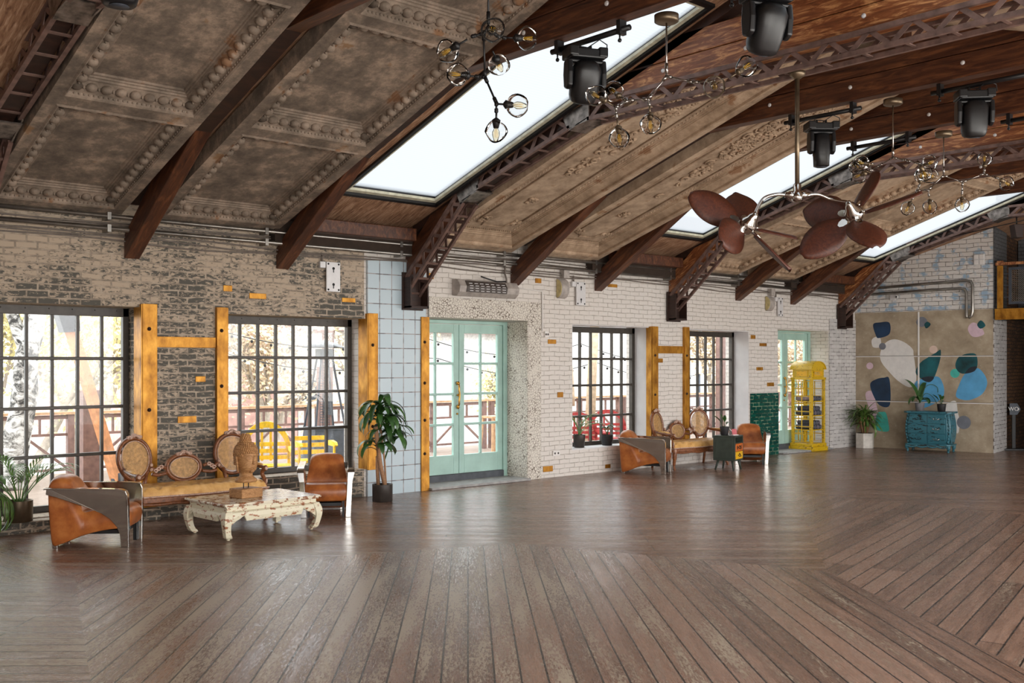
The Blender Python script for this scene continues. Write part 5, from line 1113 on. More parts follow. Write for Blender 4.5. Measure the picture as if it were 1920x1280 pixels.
for s in (-1, 1):
    c = MB()
    for i in range(9): z = .2+.5*i/8; a, b = dsec(z); c.ball((s*(a-.028), -b+.02, z), .02, 7, 6, (1, 1, 1.5))
    c.build('corner_carving', 'teal_dresser', t)
    for yy in (-.19, .16):
        l = MB(); l.tube(cr_open([(s*.375, yy, .13), (s*.395, yy-.015, .10), (s*.385, yy-.005, .05), (s*.38, yy, .02), (s*.39, yy-.01, 0)], 3), [.035]*3+[.036]*3+[.022]*3+[.022]*3+[.028], 10); l.build('leg', 'teal_dresser', t)
DZ = .786
# ------------------------------------------------------------------ plants
def pot(t, r0, r1, h, mat, n=24, rim=.006, sq=False):
    p = MB(); p.lathe([(r0*.9, 0), (r0, .006), (r1, h-.004), (r1, h), (r1-rim, h), (r1-rim*1.2, h-.03)], n=n); p.build('pot', mat, t)
    s_ = MB(); s_.lathe([(0, h-.028), (r1-rim*1.25, h-.028)], n=n); s_.build('soil', 'soil', t)
def blade_leaf(mb, base, az, ln, wd, rise, droop, n=7, fold=.25, twist=0.0, tip=0.05):
    d = Vector((math.cos(az), math.sin(az), 0)); sd_ = Vector((-math.sin(az), math.cos(az), 0)); L, Cc, R = [], [], []
    p = Vector(base); el = rise; st = ln/n
    for i in range(n+1):
        f_ = i/n; w_ = wd*(math.sin(PI*min(1, (f_*.86+.08)))**.8)*(1 if i < n else tip); up = Vector((-math.sin(el)*d.x, -math.sin(el)*d.y, math.cos(el)))
        s2 = (sd_*math.cos(twist*f_)+up*math.sin(twist*f_)); L.append(p+s2*w_/2+up*w_*fold); Cc.append(p.copy()); R.append(p-s2*w_/2+up*w_*fold)
        p = p+(d*math.cos(el)+Vector((0, 0, 1))*math.sin(el))*st; el -= droop/n
    b = len(mb.v); mb.v += L+Cc+R; m_ = n+1
    for i in range(n):
        for a in (0, m_): mb.f.append([b+a+i, b+a+i+1, b+a+m_+i+1, b+a+m_+i]); mb.mi.append(0); mb.sm.append(True)
    return p
# palm on the kerb of the leftmost window
t = thing('potted_palm', 'feathery palm in a bronze pot on the kerb of the leftmost window', 'plant', (3.21, 10.985, .121)); pot(t, .13, .132, .215, 'bronze')
f = MB(); s_ = MB(); r_ = random.Random(3)
for i in range(15):
    az = i*2.4+.4; ln = r_.uniform(.42, .68); el = r_.uniform(1.0, 1.45); p = Vector((.03*math.cos(az), .03*math.sin(az), .19)); pts = [p.copy()]; k_ = 12
    for j in range(k_):
        p = p+Vector((math.cos(az)*math.cos(el), math.sin(az)*math.cos(el), math.sin(el)))*ln/k_; pts.append(p.copy()); el -= r_.uniform(.9, 2.1)/k_*(j/k_+.3)
        if p.y > .34: p.y = .34
        if j > 3:
            for s in (-1, 1): blade_leaf(f, p, az+s*(1.0-.03*j), .17*(1-abs(j-7)/14), .016, el+.15, .9, 4, .1)
    s_.tube(pts, [.006-.0003*q for q in range(len(pts))], 5)
s_.build('stems', 'leaf_pale', t); f.build('fronds', 'leaf_pale', t)
t = thing('potted_palm', 'drooping palm fronds at the very left edge beside the window', 'plant', (2.72, 10.95, .121)); pot(t, .12, .12, .2, 'bronze')
f = MB(); r_ = random.Random(5)
for i in range(8):
    az = -1.6+i*.28; el = 1.2; p = Vector((0, 0, .18)); pts = [p.copy()]
    for j in range(12):
        p = p+Vector((math.cos(az)*math.cos(el), math.sin(az)*math.cos(el), math.sin(el)))*.055; pts.append(p.copy()); el -= .26
        if j > 3:
            for s in (-1, 1): blade_leaf(f, p, az+s*.8, .18, .016, el, .9, 4, .1)
    f.tube(pts, .004, 5)
f.build('fronds', 'leaf_yucca', t)
# dracaena
t = thing('potted_dracaena', 'tall glossy corn plant with cane trunk in a dark pot by the pale blue tiles', 'plant', (7.33, 10.56, 0)); pot(t, .125, .127, .215, 'darkpot')
tr_ = MB(); tr_.tube([(.02, -.03, .18), (-.03, .0, .45), (-.075, .0, .72), (-.10, .0, .93)], .027, 10); tr_.tube([(-.03, .05, .18), (-.05, .04, .42), (-.055, .03, .56)], .022, 10); tr_.tube([(.055, .0, .18), (.045, .02, .5), (-.02, .02, .95)], .012, 8); tr_.build('cane_trunk', 'trunk', t)
f = MB(); r_ = random.Random(11)
def tuft(c, n, ln0, ln1, wd, z0, z1):
    for i in range(n):
        az = i*2.399+r_.uniform(-.2, .2); zz = z0+(z1-z0)*i/n; l_ = r_.uniform(ln0, ln1); el = r_.uniform(.5, 1.15)
        if math.sin(az) > .5 and c[1] > -.1: l_ *= .8
        blade_leaf(f, (c[0], c[1], zz), az, l_, wd*r_.uniform(.8, 1.15), el, r_.uniform(2.2, 2.75), 10, .12, r_.uniform(-.5, .5))
tuft((-.04, .0), 30, .34, .50, .082, .95, 1.24); tuft((.05, -.02), 18, .34, .48, .078, .80, 1.06); tuft((-.06, .02), 12, .28, .42, .078, .60, .76); tuft((.16, -.03), 11, .28, .42, .075, .74, .86)
f.tube([(-.06, 0, .9), (-.04, 0, 1.3)], .014, 6); f.tube([(-.02, .02, .9), (.05, -.02, 1.08)], .012, 6); f.tube([(-.055, .03, .5), (-.06, .02, .78)], .012, 6); f.tube([(.04, .02, .5), (.16, -.03, .88)], .010, 6)
f.build('leaves', 'leaf', t)
# sill plants, third window
def sill_plant(loc, r0, h, mat, label, kind):
    t = thing('potted_plant', label, 'plant', loc, group='small pots'); pot(t, r0*.82, r0, h, mat)
    f = MB(); r_ = random.Random(int(loc[0]*100))
    if kind == 'palm':
        s_ = MB()
        for i in range(9):
            az = i*2.4; el = r_.uniform(1.1, 1.5); p = Vector((0, 0, h-.03)); pts = [p.copy()]; ln = r_.uniform(.38, .6)
            for j in range(9):
                p = p+Vector((math.cos(az)*math.cos(el), min(.4, math.sin(az))*math.cos(el), math.sin(el)))*ln/9; pts.append(p.copy()); el -= .16
                if j > 3:
                    for s in (-1, 1): blade_leaf(f, p, az+s*.9, .11, .018, el+.2, .8, 4, .1)
            f.tube(pts, .006, 5)
    elif kind == 'small':
        for i in range(9): az = i*2.4; f.tube([(0, 0, h-.03), (.04*math.cos(az), .03*math.sin(az), h+.09)], .003, 5); blade_leaf(f, (.04*math.cos(az), .03*math.sin(az), h+.08+.02*(i % 3)), az, .12, .045, .7, 1.2, 6, .2)
    elif kind == 'sprig':
        for i, (az, ln, el) in enumerate([(2.6, .30, .85), (.3, .26, .35), (.6, .3, .8), (-2.4, .18, 1.0), (1.9, .2, 1.3)]):
            q = (.10*math.cos(az)*math.cos(el), .10*math.sin(az)*math.cos(el), h+.1*math.sin(el)); f.tube([(0, 0, h-.03), q], .004, 5); blade_leaf(f, q, az, ln*.6, .05, el, .4, 6, .25)
    elif kind == 'rubber':
        for i, (az, ln, el, wd) in enumerate([(1.2, .62, 1.25, .10), (.1, .5, 1.35, .12), (-2.6, .30, 1.2, .10), (2.9, .40, .9, .07), (-.4, .30, .9, .09), (3.1, .34, 1.1, .09), (-1.5, .2, .8, .12), (.4, .26, 1.4, .1)]):
            q = (.02*math.cos(az), .02*math.sin(az), h+.03); f.tube([(0, 0, h-.03), q], .008, 5); blade_leaf(f, q, az, ln, wd, el, 1.0 if i < 2 else 2.6, 9, .2)
        f.tube(cr_open([(.0, .0, h), (.1, -.05, h+.28), (.22, -.12, h+.36), (.32, -.2, h+.30), (.30, -.22, h+.2)], 4), .006, 5); f.tube(cr_open([(.0, .0, h), (.12, -.05, h+.18), (.24, -.14, h+.12), (.30, -.2, h-.02)], 4), .006, 5)
    f.build('leaves', 'leaf_pale' if kind == 'palm' else 'leaf', t); return t
sill_plant((11.53, 11.25, .401), .10, .20, 'darkpot', 'feathery green plant in a dark pot on the third window sill, left of two', 'palm')
sill_plant((12.17, 11.25, .401), .10, .17, 'blackpot', 'small leafy plant in a dark pot on the third window sill, right of two', 'small')
sill_plant((13.70, 10.08, CABZ), .075, .135, 'blackpot', 'sprig of leaves in a black pot on the small green cabinet', 'sprig')
dm = Matrix.Translation((dc[0], dc[1], 0)) @ Matrix.Rotation(math.atan2(FD.y, FD.x), 4, 'Z')
q = dm @ Vector((-.20, -.02, DZ)); sill_plant(tuple(q), .092, .16, 'greypot', 'long leaved plant in a grey pot on the teal dresser', 'rubber')
q = dm @ Vector((.22, -.05, DZ)); sill_plant(tuple(q), .085, .145, 'blackpot', 'small sprig in a black pot on the teal dresser', 'sprig')
# yucca
t = thing('potted_yucca', 'bushy yucca in a whitewashed wooden planter at the foot of the mural', 'plant', (19.36, 10.76, 0), math.radians(2)); r = MB()
pl_ = rrect(.34, .34, .001, 1); n = 6
hexa = [(.185*math.cos(math.radians(60*i+18)), .185*math.sin(math.radians(60*i+18))) for i in range(6)]
r.prism(hexa, 0, .30, 'z'); r.build('planter', 'whitewood', t, bevel=.004); r = MB(); r.prism([(a*.9, b*.9) for a, b in hexa], .30, .305, 'z'); r.build('soil', 'soil', t)
f = MB(); r_ = random.Random(21); tr_ = MB()
for i in range(9):
    az = i*.7; x, y = .08*math.cos(az), .08*math.sin(az); tr_.tube([(x*.6, y*.6, .29), (x*1.2, y*1.2, .50), (x*1.5, y*1.5, .62)], .014, 6)
for i in range(150):
    az = i*2.399; k_ = r_.random(); x, y = .10*math.cos(az)*k_, .10*math.sin(az)*k_
    l_ = r_.uniform(.28, .50)*(.72 if math.cos(az) > .3 else 1); blade_leaf(f, (x, y, r_.uniform(.42, .72)), az, l_, .034, r_.uniform(.2, 1.4), r_.uniform(.9, 2.2), 7, .15)
blade_leaf(f, (-.02, -.12, .5), -2.2, .5, .04, .3, 3.0, 9, .1); tr_.build('stems', 'trunk', t); f.build('leaves', 'leaf_yucca', t)

# ------------------------------------------------------------------ chandeliers
FR = Vector((math.cos(HEAD), math.sin(HEAD), 0)); RT = Vector((math.sin(HEAD), -math.cos(HEAD), 0))
def chandelier(label, X, Y, ztop, rod, segs, bulbs, mat, k=1.0):
    """segs, bulbs in metres around the foot of the rod: (right, up, depth)"""
    t = thing('chandelier', label, 'chandelier', (X, Y, ztop), group='branching glass globe chandeliers')
    def W(p): return RT*p[0]*1.0+FR*p[2]+Vector((0, 0, p[1]))
    c = MB(); c.lathe([(.095, 0), (.095, -.05), (.08, -.06), (.02, -.062)], n=24); c.build('canopy', 'bronze' if mat == 'brushed' else 'rafter', t)
    r = MB(); base = Vector((0, 0, -rod)); r.tube([(0, 0, -.05), base], .007, 8); r.tube([base+Vector((0, 0, .10)), base+Vector((0, 0, .02))], .013, 8)
    for a, b in segs:
        A, B = base+W(a), base+W(b); r.tube([A, B], .007, 8); d = (B-A).normalized(); L_ = (B-A).length
        r.tube([A, A+d*min(.045, L_/3)], .013, 8); r.tube([B-d*min(.045, L_/3), B], .013, 8); r.ball(B, .014, 8, 6); r.ball(A, .014, 8, 6)
    r.build('branches', mat, t)
    for i, (a, d) in enumerate(bulbs):
        o_ = base+W(a); dv = W(d).normalized(); R_ = .080*k
        s_ = MB(); s_.tube([o_-dv*.03, o_+dv*.05], .007, 8); s_.lathe([(.012, .03), (.03, .045), (.026, .06), (.018, .095)], o_, 12, axis=dv); s_.build('lamp_holder', 'bronze' if mat == 'brushed' else 'blackmetal', t)
        g = MB(); cen = o_+dv*(.05+R_); prof = []
        for q in range(1, 11): a_ = PI*q/12; prof.append((R_*math.sin(a_)*(1.06 if q < 7 else 1-.03*(q-7)), -R_*math.cos(a_)))
        g.lathe(prof, cen, 20, axis=dv)
        rr_ = random.Random(i*7+int(X)); nd = len(g.v)
        for vi in range(nd): v = g.v[vi]; k_ = mnoise.noise((v-cen)*14+Vector((i*3, X, 0))); g.v[vi] = v+(v-cen).normalized()*k_*.012
        g.f = [fc for fc in g.f if len(fc) == 4]; g.mi = g.mi[:len(g.f)]; g.sm = g.sm[:len(g.f)]
        g.build('glass_globe', 'globe', t)
        b = MB(); b.lathe([(.012, .095), (.024, .12), (.024, .145), (.012, .185), (0, .19)], o_, 10, axis=dv); b.build('bulb', 'amber', t); b = MB()
        for q in range(4): aa = q*PI/2; e1_ = dv.orthogonal().normalized(); e2_ = dv.cross(e1_); off = (e1_*math.cos(aa)+e2_*math.sin(aa)); b.tube([o_+dv*.10+off*.006, o_+dv*.16+off*.012], .0012, 4)
        b.build('filament', 'bench_y', t)
    return t
def px2(cx, cy, s): return lambda x, y, d=0: ((x-cx)/s, -(y-cy)/s, d)
P = px2(1258, 150, 241)
chandelier('branching chandelier hanging in front of the nearest lattice truss', 6.24, 5.14, 4.42, .475,
 [((0, 0, 0), P(1225, 190, .05)), ((0, 0, 0), P(1303, 168, -.1)), (P(1225, 190, .05), P(1190, 188, .12)), (P(1190, 188, .12), P(1163, 208, 0)), (P(1303, 168, -.1), P(1337, 173, -.2)), (P(1225, 190, .05), P(1227, 200, .05)), (P(1163, 208, 0), P(1164, 226, 0)), (P(1190, 188, .12), P(1180, 178, .2))],
 [(P(1228, 207, .05), (.05, -1, 0)), (P(1166, 235, 0), (.12, -1, 0)), (P(1180, 180, .2), (-.4, .5, .5)), (P(1152, 202, 0), (-1, .5, -.3)), (P(1336, 178, -.2), (-.1, -.45, -1)), (P(1370, 166, -.25), (1, .7, .1))], 'brushed')
P = px2(914, 50, 283)
chandelier('branching chandelier hanging nearest to the viewer, before the coffered panels', 4.42, 5.15, 4.45, .52,
 [((0, 0, 0), P(905, 62, .0)), (P(905, 62), P(907, 136, .1)), (P(907, 136, .1), P(929, 192, 0)), (P(929, 192), P(929, 208)), ((0, 0, 0), P(930, 62, .05)), (P(930, 62, .05), P(945, 66, .05)), (P(905, 62), P(885, 72, -.05)), (P(907, 136, .1), P(890, 134.5, .1))],
 [(P(868, 82, -.05), (-1, -.55, .1)), (P(952, 65.6, .05), (1, 0, .1)), (P(919, 68, -.1), (.1, -.2, -1)), (P(924, 92, .1), (.3, -.4, 1)), (P(887, 134.5, .1), (-1, 0, -.4)), (P(934, 194, 0), (1, -.12, -.2)), (P(929, 212, 0), (-.02, -1, 0))], 'blackmetal', .92)
P = px2(1665, 296, 182)
chandelier('branching chandelier partly behind the ceiling fan blade', 10.03, 5.26, 4.44, .60,
 [((0, 0, 0), P(1652, 304, .2)), ((0, 0, 0), P(1684, 305, -.1)), (P(1652, 304, .2), P(1640, 312, .3)), (P(1640, 312, .3), P(1632, 304, .1)), (P(1684, 305, -.1), P(1700, 314, -.2)), (P(1700, 314, -.2), P(1714, 318, 0))],
 [(P(1640, 312, .3), (-.6, -.2, .5)), (P(1632, 306, .1), (-1, .1, -.3)), (P(1636, 312, .3), (-.8, .4, .1)), (P(1700, 314, -.2), (.2, -.7, -.3)), (P(1716, 320, 0), (.9, -.4, .1)), (P(1718, 316, 0), (.9, .5, .3))], 'brushed')
P = px2(1807, 322, 158)
chandelier('branching chandelier farthest right, in front of the third skylight', 11.78, 5.55, 4.42, .51,
 [((0, 0, 0), P(1785, 346, .1)), (P(1785, 346, .1), P(1770, 345, .2)), ((0, 0, 0), P(1835, 337, -.1)), (P(1835, 337, -.1), P(1867, 325, -.2)), (P(1770, 345, .2), P(1775, 334, .2)), (P(1770, 345, .2), P(1756, 362, .1)), (P(1785, 346, .1), P(1786, 356, .1)), (P(1835, 337, -.1), P(1834, 358, -.1)), (P(1867, 325, -.2), P(1868, 318, -.2)), (P(1867, 325, -.2), P(1885, 336, -.3))],
 [(P(1775, 336, .2), (.15, 1, 0)), (P(1755, 363, .1), (-.5, -1, 0)), (P(1787, 358, .1), (.05, -1, 0)), (P(1834, 359, -.1), (0, -1, 0)), (P(1868, 318, -.2), (0, 1, 0)), (P(1884, 335, -.3), (1, -.6, 0))], 'brushed')

# ------------------------------------------------------------------ twin ceiling fan
t = thing('ceiling_fan', 'twin ceiling fan with wooden paddle blades on curved chrome arms', 'ceiling fan', (8.16, 5.2, 4.355))
HUBZ = 3.24-4.355
r = MB(); r.lathe([(.075, 0), (.07, -.03), (.035, -.06), (.02, -.065)], n=20); r.build('canopy', 'bronze', t)
r = MB(); r.tube([(0, 0, -.05), (0, 0, HUBZ+.05)], .021, 12); r.build('downrod', 'bronze', t)
r = MB(); r.lathe([(.03, .10), (.036, .09), (.036, .03), (.052, .02), (.056, -.02), (.05, -.05), (.03, -.065), (.02, -.06)], (0, 0, HUBZ), 20)
for s in (-1, 1): r.lathe([(.034, .02), (.036, .07), (.026, .085), (.026, .11), (.02, .115)], (0, 0, HUBZ), 16, axis=tuple(RT*s))
r.build('hub', 'chrome', t)
def fan(side, cx, up, dep, major, ndir, nview, pitch):
    c0 = RT*cx+FR*dep+Vector((0, 0, HUBZ+up)); UP = Vector((0, 0, 1)); q_ = math.sqrt(1-nview*nview)
    nv_ = (RT*math.cos(math.radians(ndir))*q_+UP*math.sin(math.radians(ndir))*q_+FR*nview).normalized()
    e1_ = RT*math.cos(math.radians(major))+UP*math.sin(math.radians(major)); e1_ = (e1_-nv_*e1_.dot(nv_)).normalized(); e2_ = nv_.cross(e1_)
    a = MB(); st_ = Vector((0, 0, HUBZ))+RT*(.1*side); back = c0-nv_*.13
    a.tube(cr_open([st_, st_+RT*(.10*side)+Vector((0, 0, .002)), Vector((0, 0, HUBZ))+RT*(.31*side)+Vector((0, 0, -.04)), back+Vector((0, 0, .01))], 6), .016, 12); a.build('curved_arm', 'chrome', t)
    m_ = MB(); m_.lathe([(.022, -.15), (.03, -.13), (.045, -.11), (.05, -.085), (.078, -.05), (.085, -.02), (.085, .01), (.07, .03), (.066, .05), (.05, .065), (.02, .07), (0, .07)], c0, 24, axis=tuple(nv_)); m_.ball(back, .028, 10, 8); m_.build('motor', 'chrome', t)
    for k_ in range(5):
        an = k_*2*PI/5; d = e1_*math.cos(an)+e2_*math.sin(an); tn = nv_.cross(d); wv_ = tn*math.cos(pitch)+nv_*math.sin(pitch); hn = d.cross(wv_).normalized()
        br_ = MB(); br_.loft([[c0+d*q+wv_*w2+hn*.006, c0+d*q-wv_*w2+hn*.006, c0+d*q-wv_*w2-hn*.006, c0+d*q+wv_*w2-hn*.006] for q, w2 in ((.06, .012), (.09, .014), (.11, .034), (.15, .03), (.18, .012))], sm=False)
        bl = MB(); n = 16; L_ = .50; rings = []
        for i in range(n+1):
            f_ = i/n; hw = .168*(math.sin(PI*min(1, .05+f_*.93))**.6); q = .10+L_*f_; rings.append([c0+d*q+wv_*hw*s_+hn*(.005*sg+.022*(s_*s_)) for s_, sg in ((-1, 1), (-.5, 1), (0, 1), (.5, 1), (1, 1), (1, -1), (.5, -1), (0, -1), (-.5, -1), (-1, -1))])
        bl.loft(rings); b_ = bl.build('blade', 'blade', t); br_.build('blade_bracket', 'chrome', b_)
fan(-1, -.45, -.28, .02, 152, 240, .58, math.radians(-30))
fan(1, .51, -.18, -.02, 218, 308, .5, math.radians(-30))

# ------------------------------------------------------------------ stage lights and their bars
def bar_(label, X, y0, y1, z=4.42):
    t = thing('lighting_bar', label, 'lighting bar', (X, (y0+y1)/2, z), group='black lighting bars under the tie beams')
    r = MB(); r.tube([(X, y0, z), (X, y1, z)], .024, 12); r.build('tube', 'black', t, world=True)
    for y in (y0-.09 if y0 > y1 else y0+.09, y1+.09 if y0 > y1 else y1-.09): r = MB(); r.box(X-.04, X+.04, y-.02, y+.02, z-.04, z+.075); r.tube([(X-.02, y, z-.04), (X-.02, y, z-.09)], .008, 6); r.ball((X-.02, y, z-.09), .018, 6, 4); r.build('clamp', 'black', t, world=True)
bar_('black lighting bar under the tie beam left of the nearest chandeliers', 6.24, 6.42, 5.52); bar_('black lighting bar under the second tie beam, at the top edge', 6.24, 4.6, 3.7)
bar_('black lighting bar carrying the narrow stage light', 10.03, 6.55, 5.62); bar_('black lighting bar carrying the stage light at the right', 10.03, 4.85, 3.7)
bar_('short black lighting bar without a light beside the second skylight', 11.80, 6.8, 5.9); bar_('black lighting bar under the tie beam at the right edge', 11.80, 4.9, 3.9)
bar_('black lighting bar at the top left edge beside the leftmost lattice truss', 2.40, 6.7, 5.8, 4.40)
def mover(label, X, Y, ang, tilt, ztop=4.39, slim=False):
    t = thing('stage_light', label, 'stage light', (X, Y, ztop), ang, 'moving head stage lights')
    r = MB(); r.box(-.15, .15, -.10, .10, -.13, -.05); 
    for s in (-1, 1): r.box(s*.13-.04, s*.13+.04, -.11, .11, -.12, -.035); r.box(s*.05-.012, s*.05+.012, -.015, .015, -.05, .0)
    b = r.build('base', 'black', t, bevel=.02)
    r = MB(); r.tube([(-.1, .05, -.05), (-.04, .1, .02), (.05, .06, -.0), (.12, .05, -.05)], .006, 6); r.tube([(0, -.05, -.04), (.1, -.08, .03), (.2, 0, .02), (.24, .1, -.02)], .005, 6); r.build('power_cables', 'black', t)
    r = MB(); W2 = .15 if not slim else .12; T_ = .045
    for s in (-1, 1): r.prism([(-.06, -.14), (.06, -.14), (.075, -.25), (.06, -.36), (.0, -.385), (-.06, -.36), (-.075, -.25)], s*W2-T_/2, s*W2+T_/2, 'x')
    r.box(-W2-T_/2, W2+T_/2, -.06, .06, -.165, -.135); yk = r.build('yoke', 'black', t, bevel=.015)
    h = MB(); R = Matrix.Rotation(tilt, 4, 'X'); c = Vector((0, 0, -.30)); HW = W2-.03
    prof = [(-.17, .05, .05), (-.155, .085, .075), (-.10, HW, .095), (-.02, HW, .105), (.06, HW, .105), (.13, HW*.95, .10), (.17, HW*.85, .09), (.185, HW*.7, .075)] if not slim else [(-.15, .05, .05), (-.14, .075, .07), (-.05, HW, .085), (.08, HW, .085), (.1, .085, .08), (.21, .08, .078), (.215, .07, .07)]
    rings = [[c+(R @ Vector((a*math.copysign(abs(math.cos(q))**.7, math.cos(q)), b_*math.copysign(abs(math.sin(q))**.7, math.sin(q)), -z))) for q in [2*PI*i/24 for i in range(24)]] for z, a, b_ in prof]
    h.loft(rings); hd = h.build('lamp_head', 'black', t); l = MB(); l.lathe([(0, 0), (.06, 0), (.06, .003)], c+(R @ Vector((0, 0, -prof[-1][0]-.004))), 20, axis=tuple(R @ Vector((0, 0, -1)))); l.build('lens', 'heater', hd)
    return t
mover('black moving stage light in front of the largest skylight', 6.24, 6.02, math.radians(-25), math.radians(28)); mover('black moving stage light at the top edge above the chandelier', 6.24, 4.22, math.radians(-25), math.radians(30), 4.40)
mover('slim black stage light hanging straight down near the fan rod', 10.03, 6.09, math.radians(-40), 0, 4.38, True); mover('black moving stage light at the upper right, head pointing down', 10.03, 4.42, math.radians(-50), math.radians(8), 4.40)
mover('black stage light cropped by the top edge over the coffered panels', 2.40, 6.25, math.radians(-20), 0, 4.37)
t = thing('wall_speaker', 'small brown box speaker hanging under the farthest lattice truss', 'speaker', (19.0, 7.62, 4.32)); r = MB(); r.prism([(-.09, -.12), (.09, -.12), (.07, -.36), (-.05, -.36)], -.1, .1, 'y', 0, lambda x, y, z: tuple(RT*x+FR*y+Vector((0, 0, z)))); r.build('cabinet', 'rafter', t, bevel=.01); r = MB(); r.tube([(0, 0, 0.02), (0, 0, -.13)], .012, 6); r.build('bracket', 'blackmetal', t)

# ------------------------------------------------------------------ outside: terrace, railing, trees, houses
te = MB(); te.box(XL, 26, 11.63, 17.2, -.16, -.06); struct('floor_terrace', te, 'ext_wood', 'grey board terrace outside the windows', uvf=lambda p, f: (p.x, p.y*1.0))
gr = MB(); gr.box(-60, 90, 11.63, 120, -1.4, -1.2); o = gr.build('ground', 'ground'); o['kind'] = 'structure'; o['category'] = 'ground'; o['label'] = 'pale ground below the terrace'
gr = MB(); gr.box(-60, 90, -80, 11.6, -.6, -.3); o = gr.build('ground', 'ground'); o['kind'] = 'structure'; o['category'] = 'ground'; o['label'] = 'pale ground on the near side of the building'
RYY = 16.4
for k_, (x0, x1) in enumerate([(1.5, 5.6), (5.7, 9.8), (9.9, 14.0), (14.1, 18.2), (18.3, 23.5), (23.6, 29)]):
    t = thing('terrace_railing', ['terrace railing left, seen through the leftmost window', 'terrace railing behind the yellow benches', 'terrace railing with diagonal braces seen through the mint green door', 'terrace railing section right of the door', 'terrace railing seen through the third window', 'terrace railing farthest right'][k_], 'railing', (x0, RYY, -.06), group='terrace railing sections')
    r = MB(); r.box(x0, x1, RYY-.07, RYY+.07, .93, .97); r.build('top_rail', 'railtop', t, world=True)
    r = MB(); r.box(x0, x1, RYY-.03, RYY+.03, .86, .92); r.box(x0, x1, RYY-.02, RYY+.02, .60, .64); r.box(x0, x1, RYY-.02, RYY+.02, .06, .10); r.build('rails', 'rail', t, world=True)
    n = 3
    for i in range(n+1):
        x = x0+.06+(x1-x0-.12)*i/n; r = MB(); r.box(x-.05, x+.05, RYY-.05, RYY+.05, -.06, .93); r.build('post', 'rail', t, world=True)
        if i < n:
            w2 = (x1-x0-.12)/n; r = MB(); r.bar((x+.05, RYY, .10), (x+w2/2, RYY, .60), .03, .04); r.bar((x+w2-.05, RYY, .10), (x+w2/2, RYY, .60), .03, .04); r.bar((x+w2*.33, RYY, .64), (x+w2*.33, RYY, .86), .03, .04); r.bar((x+w2*.66, RYY, .64), (x+w2*.66, RYY, .86), .03, .04); r.build('brace', 'rail', t, world=True)
for x, y, lb in ((5.04, 14.2, 'brown terrace post seen through the leftmost window'), (20.3, 15.0, 'brown terrace post seen through the fourth window'), (17.95, 15.2, 'brown terrace post at the right of the third window')):
    r = MB(); r.box(x-.11, x+.11, y-.11, y+.11, -.06, 1.35 if x < 7 else 3.4); o = r.build('terrace_post', 'rail'); tag(o, lb, 'post', 'terrace posts')
t = thing('lantern_post', 'brown post with a pierced lantern top behind the second window', 'lamp post', (9.36, 15.2, -.06)); r = MB(); r.box(-.1, .1, -.1, .1, 0, 1.72); r.build('post', 'rail', t); r = MB()
for i in range(4):
    for j in range(9): z = 1.74+.06*j; x = -.09+.045*i; r.bar((x, -.1, z), (x+.045, -.1, z+.03), .012, .012); r.bar((x+.045, -.1, z+.03), (x, -.1, z+.06), .012, .012)
for x in (-.1, .1): r.box(x-.012, x+.012, -.11, -.09, 1.72, 2.32)
r.box(-.12, .12, -.12, .12, 2.30, 2.34); r.build('lattice_top', 'rail', t); r = MB(); r.box(-.09, .09, -.112, -.102, .9, 1.25); r.build('notice', 'heater', t)
# swing frame
t = thing('swing_frame', 'orange timber A frame with dark steel joint outside the leftmost window', 'swing', (4.9, 13.6, -.06))
r = MB(); r.bar((4.52, 13.4, 2.2), (5.24, 13.7, .12), .12, .11); r.build('beam', 'swing_wood', t, world=True, uvf=None); r = MB(); r.bar((4.55, 13.4, 2.42), (6.6, 14.2, 2.95), .13, .13); r.build('beam', 'swing_wood', t, world=True)
r = MB(); r.prism([(4.34, 2.36), (4.60, 2.46), (4.62, 2.12), (4.42, 2.10)], 13.3, 13.5, 'y'); r.bar((4.5, 13.4, 2.42), (4.78, 13.5, 2.49), .16, .15); r.build('steel_joint', 'heater', t, world=True)
r = MB(); r.tube([(5.27, 13.7, -.05), (5.20, 13.7, .35)], [.09, .07], 8); r.build('foot', 'heater', t, world=True)
# yellow benches
def bench(label, loc, rz, mat, arch=True, grp='slatted outdoor benches', s=1.0):
    t = thing('garden_bench', label, 'bench', loc, rz, grp); t.scale = s
    r = MB(); out = []; ins = []
    if arch:
        for i in range(21): a = PI*i/20; out.append((-.62*math.cos(a), .62+.42*math.sin(a))); ins.append((-.50*math.cos(a), .62+.33*math.sin(a)))
        n = 21; rings = [[Vector((o_[0], 0, o_[1])), Vector((i_[0], 0, i_[1])), Vector((i_[0], .04, i_[1])), Vector((o_[0], .04, o_[1]))] for o_, i_ in zip(out, ins)]; r.loft(rings, sm=False)
        for x in (-.1, .12): r.box(x-.03, x+.03, .031, .055, .45, .99)
    for z in (.50, .60, .70): r.box(-.6, .6, .0, .03, z-.03, z+.03)
    r.box(-.62, -.54, 0, .05, 0, .64); r.box(.54, .62, 0, .05, 0, .64); r.build('back', mat, t)
    r = MB()
    for i in range(5): r.box(-.6, .6, -.08-.1*i, 0-.1*i, .38, .41)
    r.build('seat_slats', mat, t)
    for s_ in (-1, 1):
        r = MB(); r.box(s_*.6-.025, s_*.6+.025, -.5, -.43, 0, .6); r.prism([(-.55, .60), (.02, .60), (.02, .66), (-.35, .68), (-.55, .66), (-.60, .62)], s_*.6-.05, s_*.6+.05, 'x'); r.build('arm', mat, t)
    return t
bench('yellow slatted bench with arched back outside the second window', (7.0, 12.9, -.06), math.radians(-25), 'bench_y', s=(.54, .8, .93))
bench('yellow slatted chair with low stepped back beside the yellow arched bench', (7.72, 12.95, -.06), math.radians(-15), 'bench_y', False, s=(.42, .8, 1.0))
bench('red slatted bench with arched back outside the third window', (13.5, 13.2, -.06), math.radians(-30), 'bench_r', s=(.6, .8, .85))
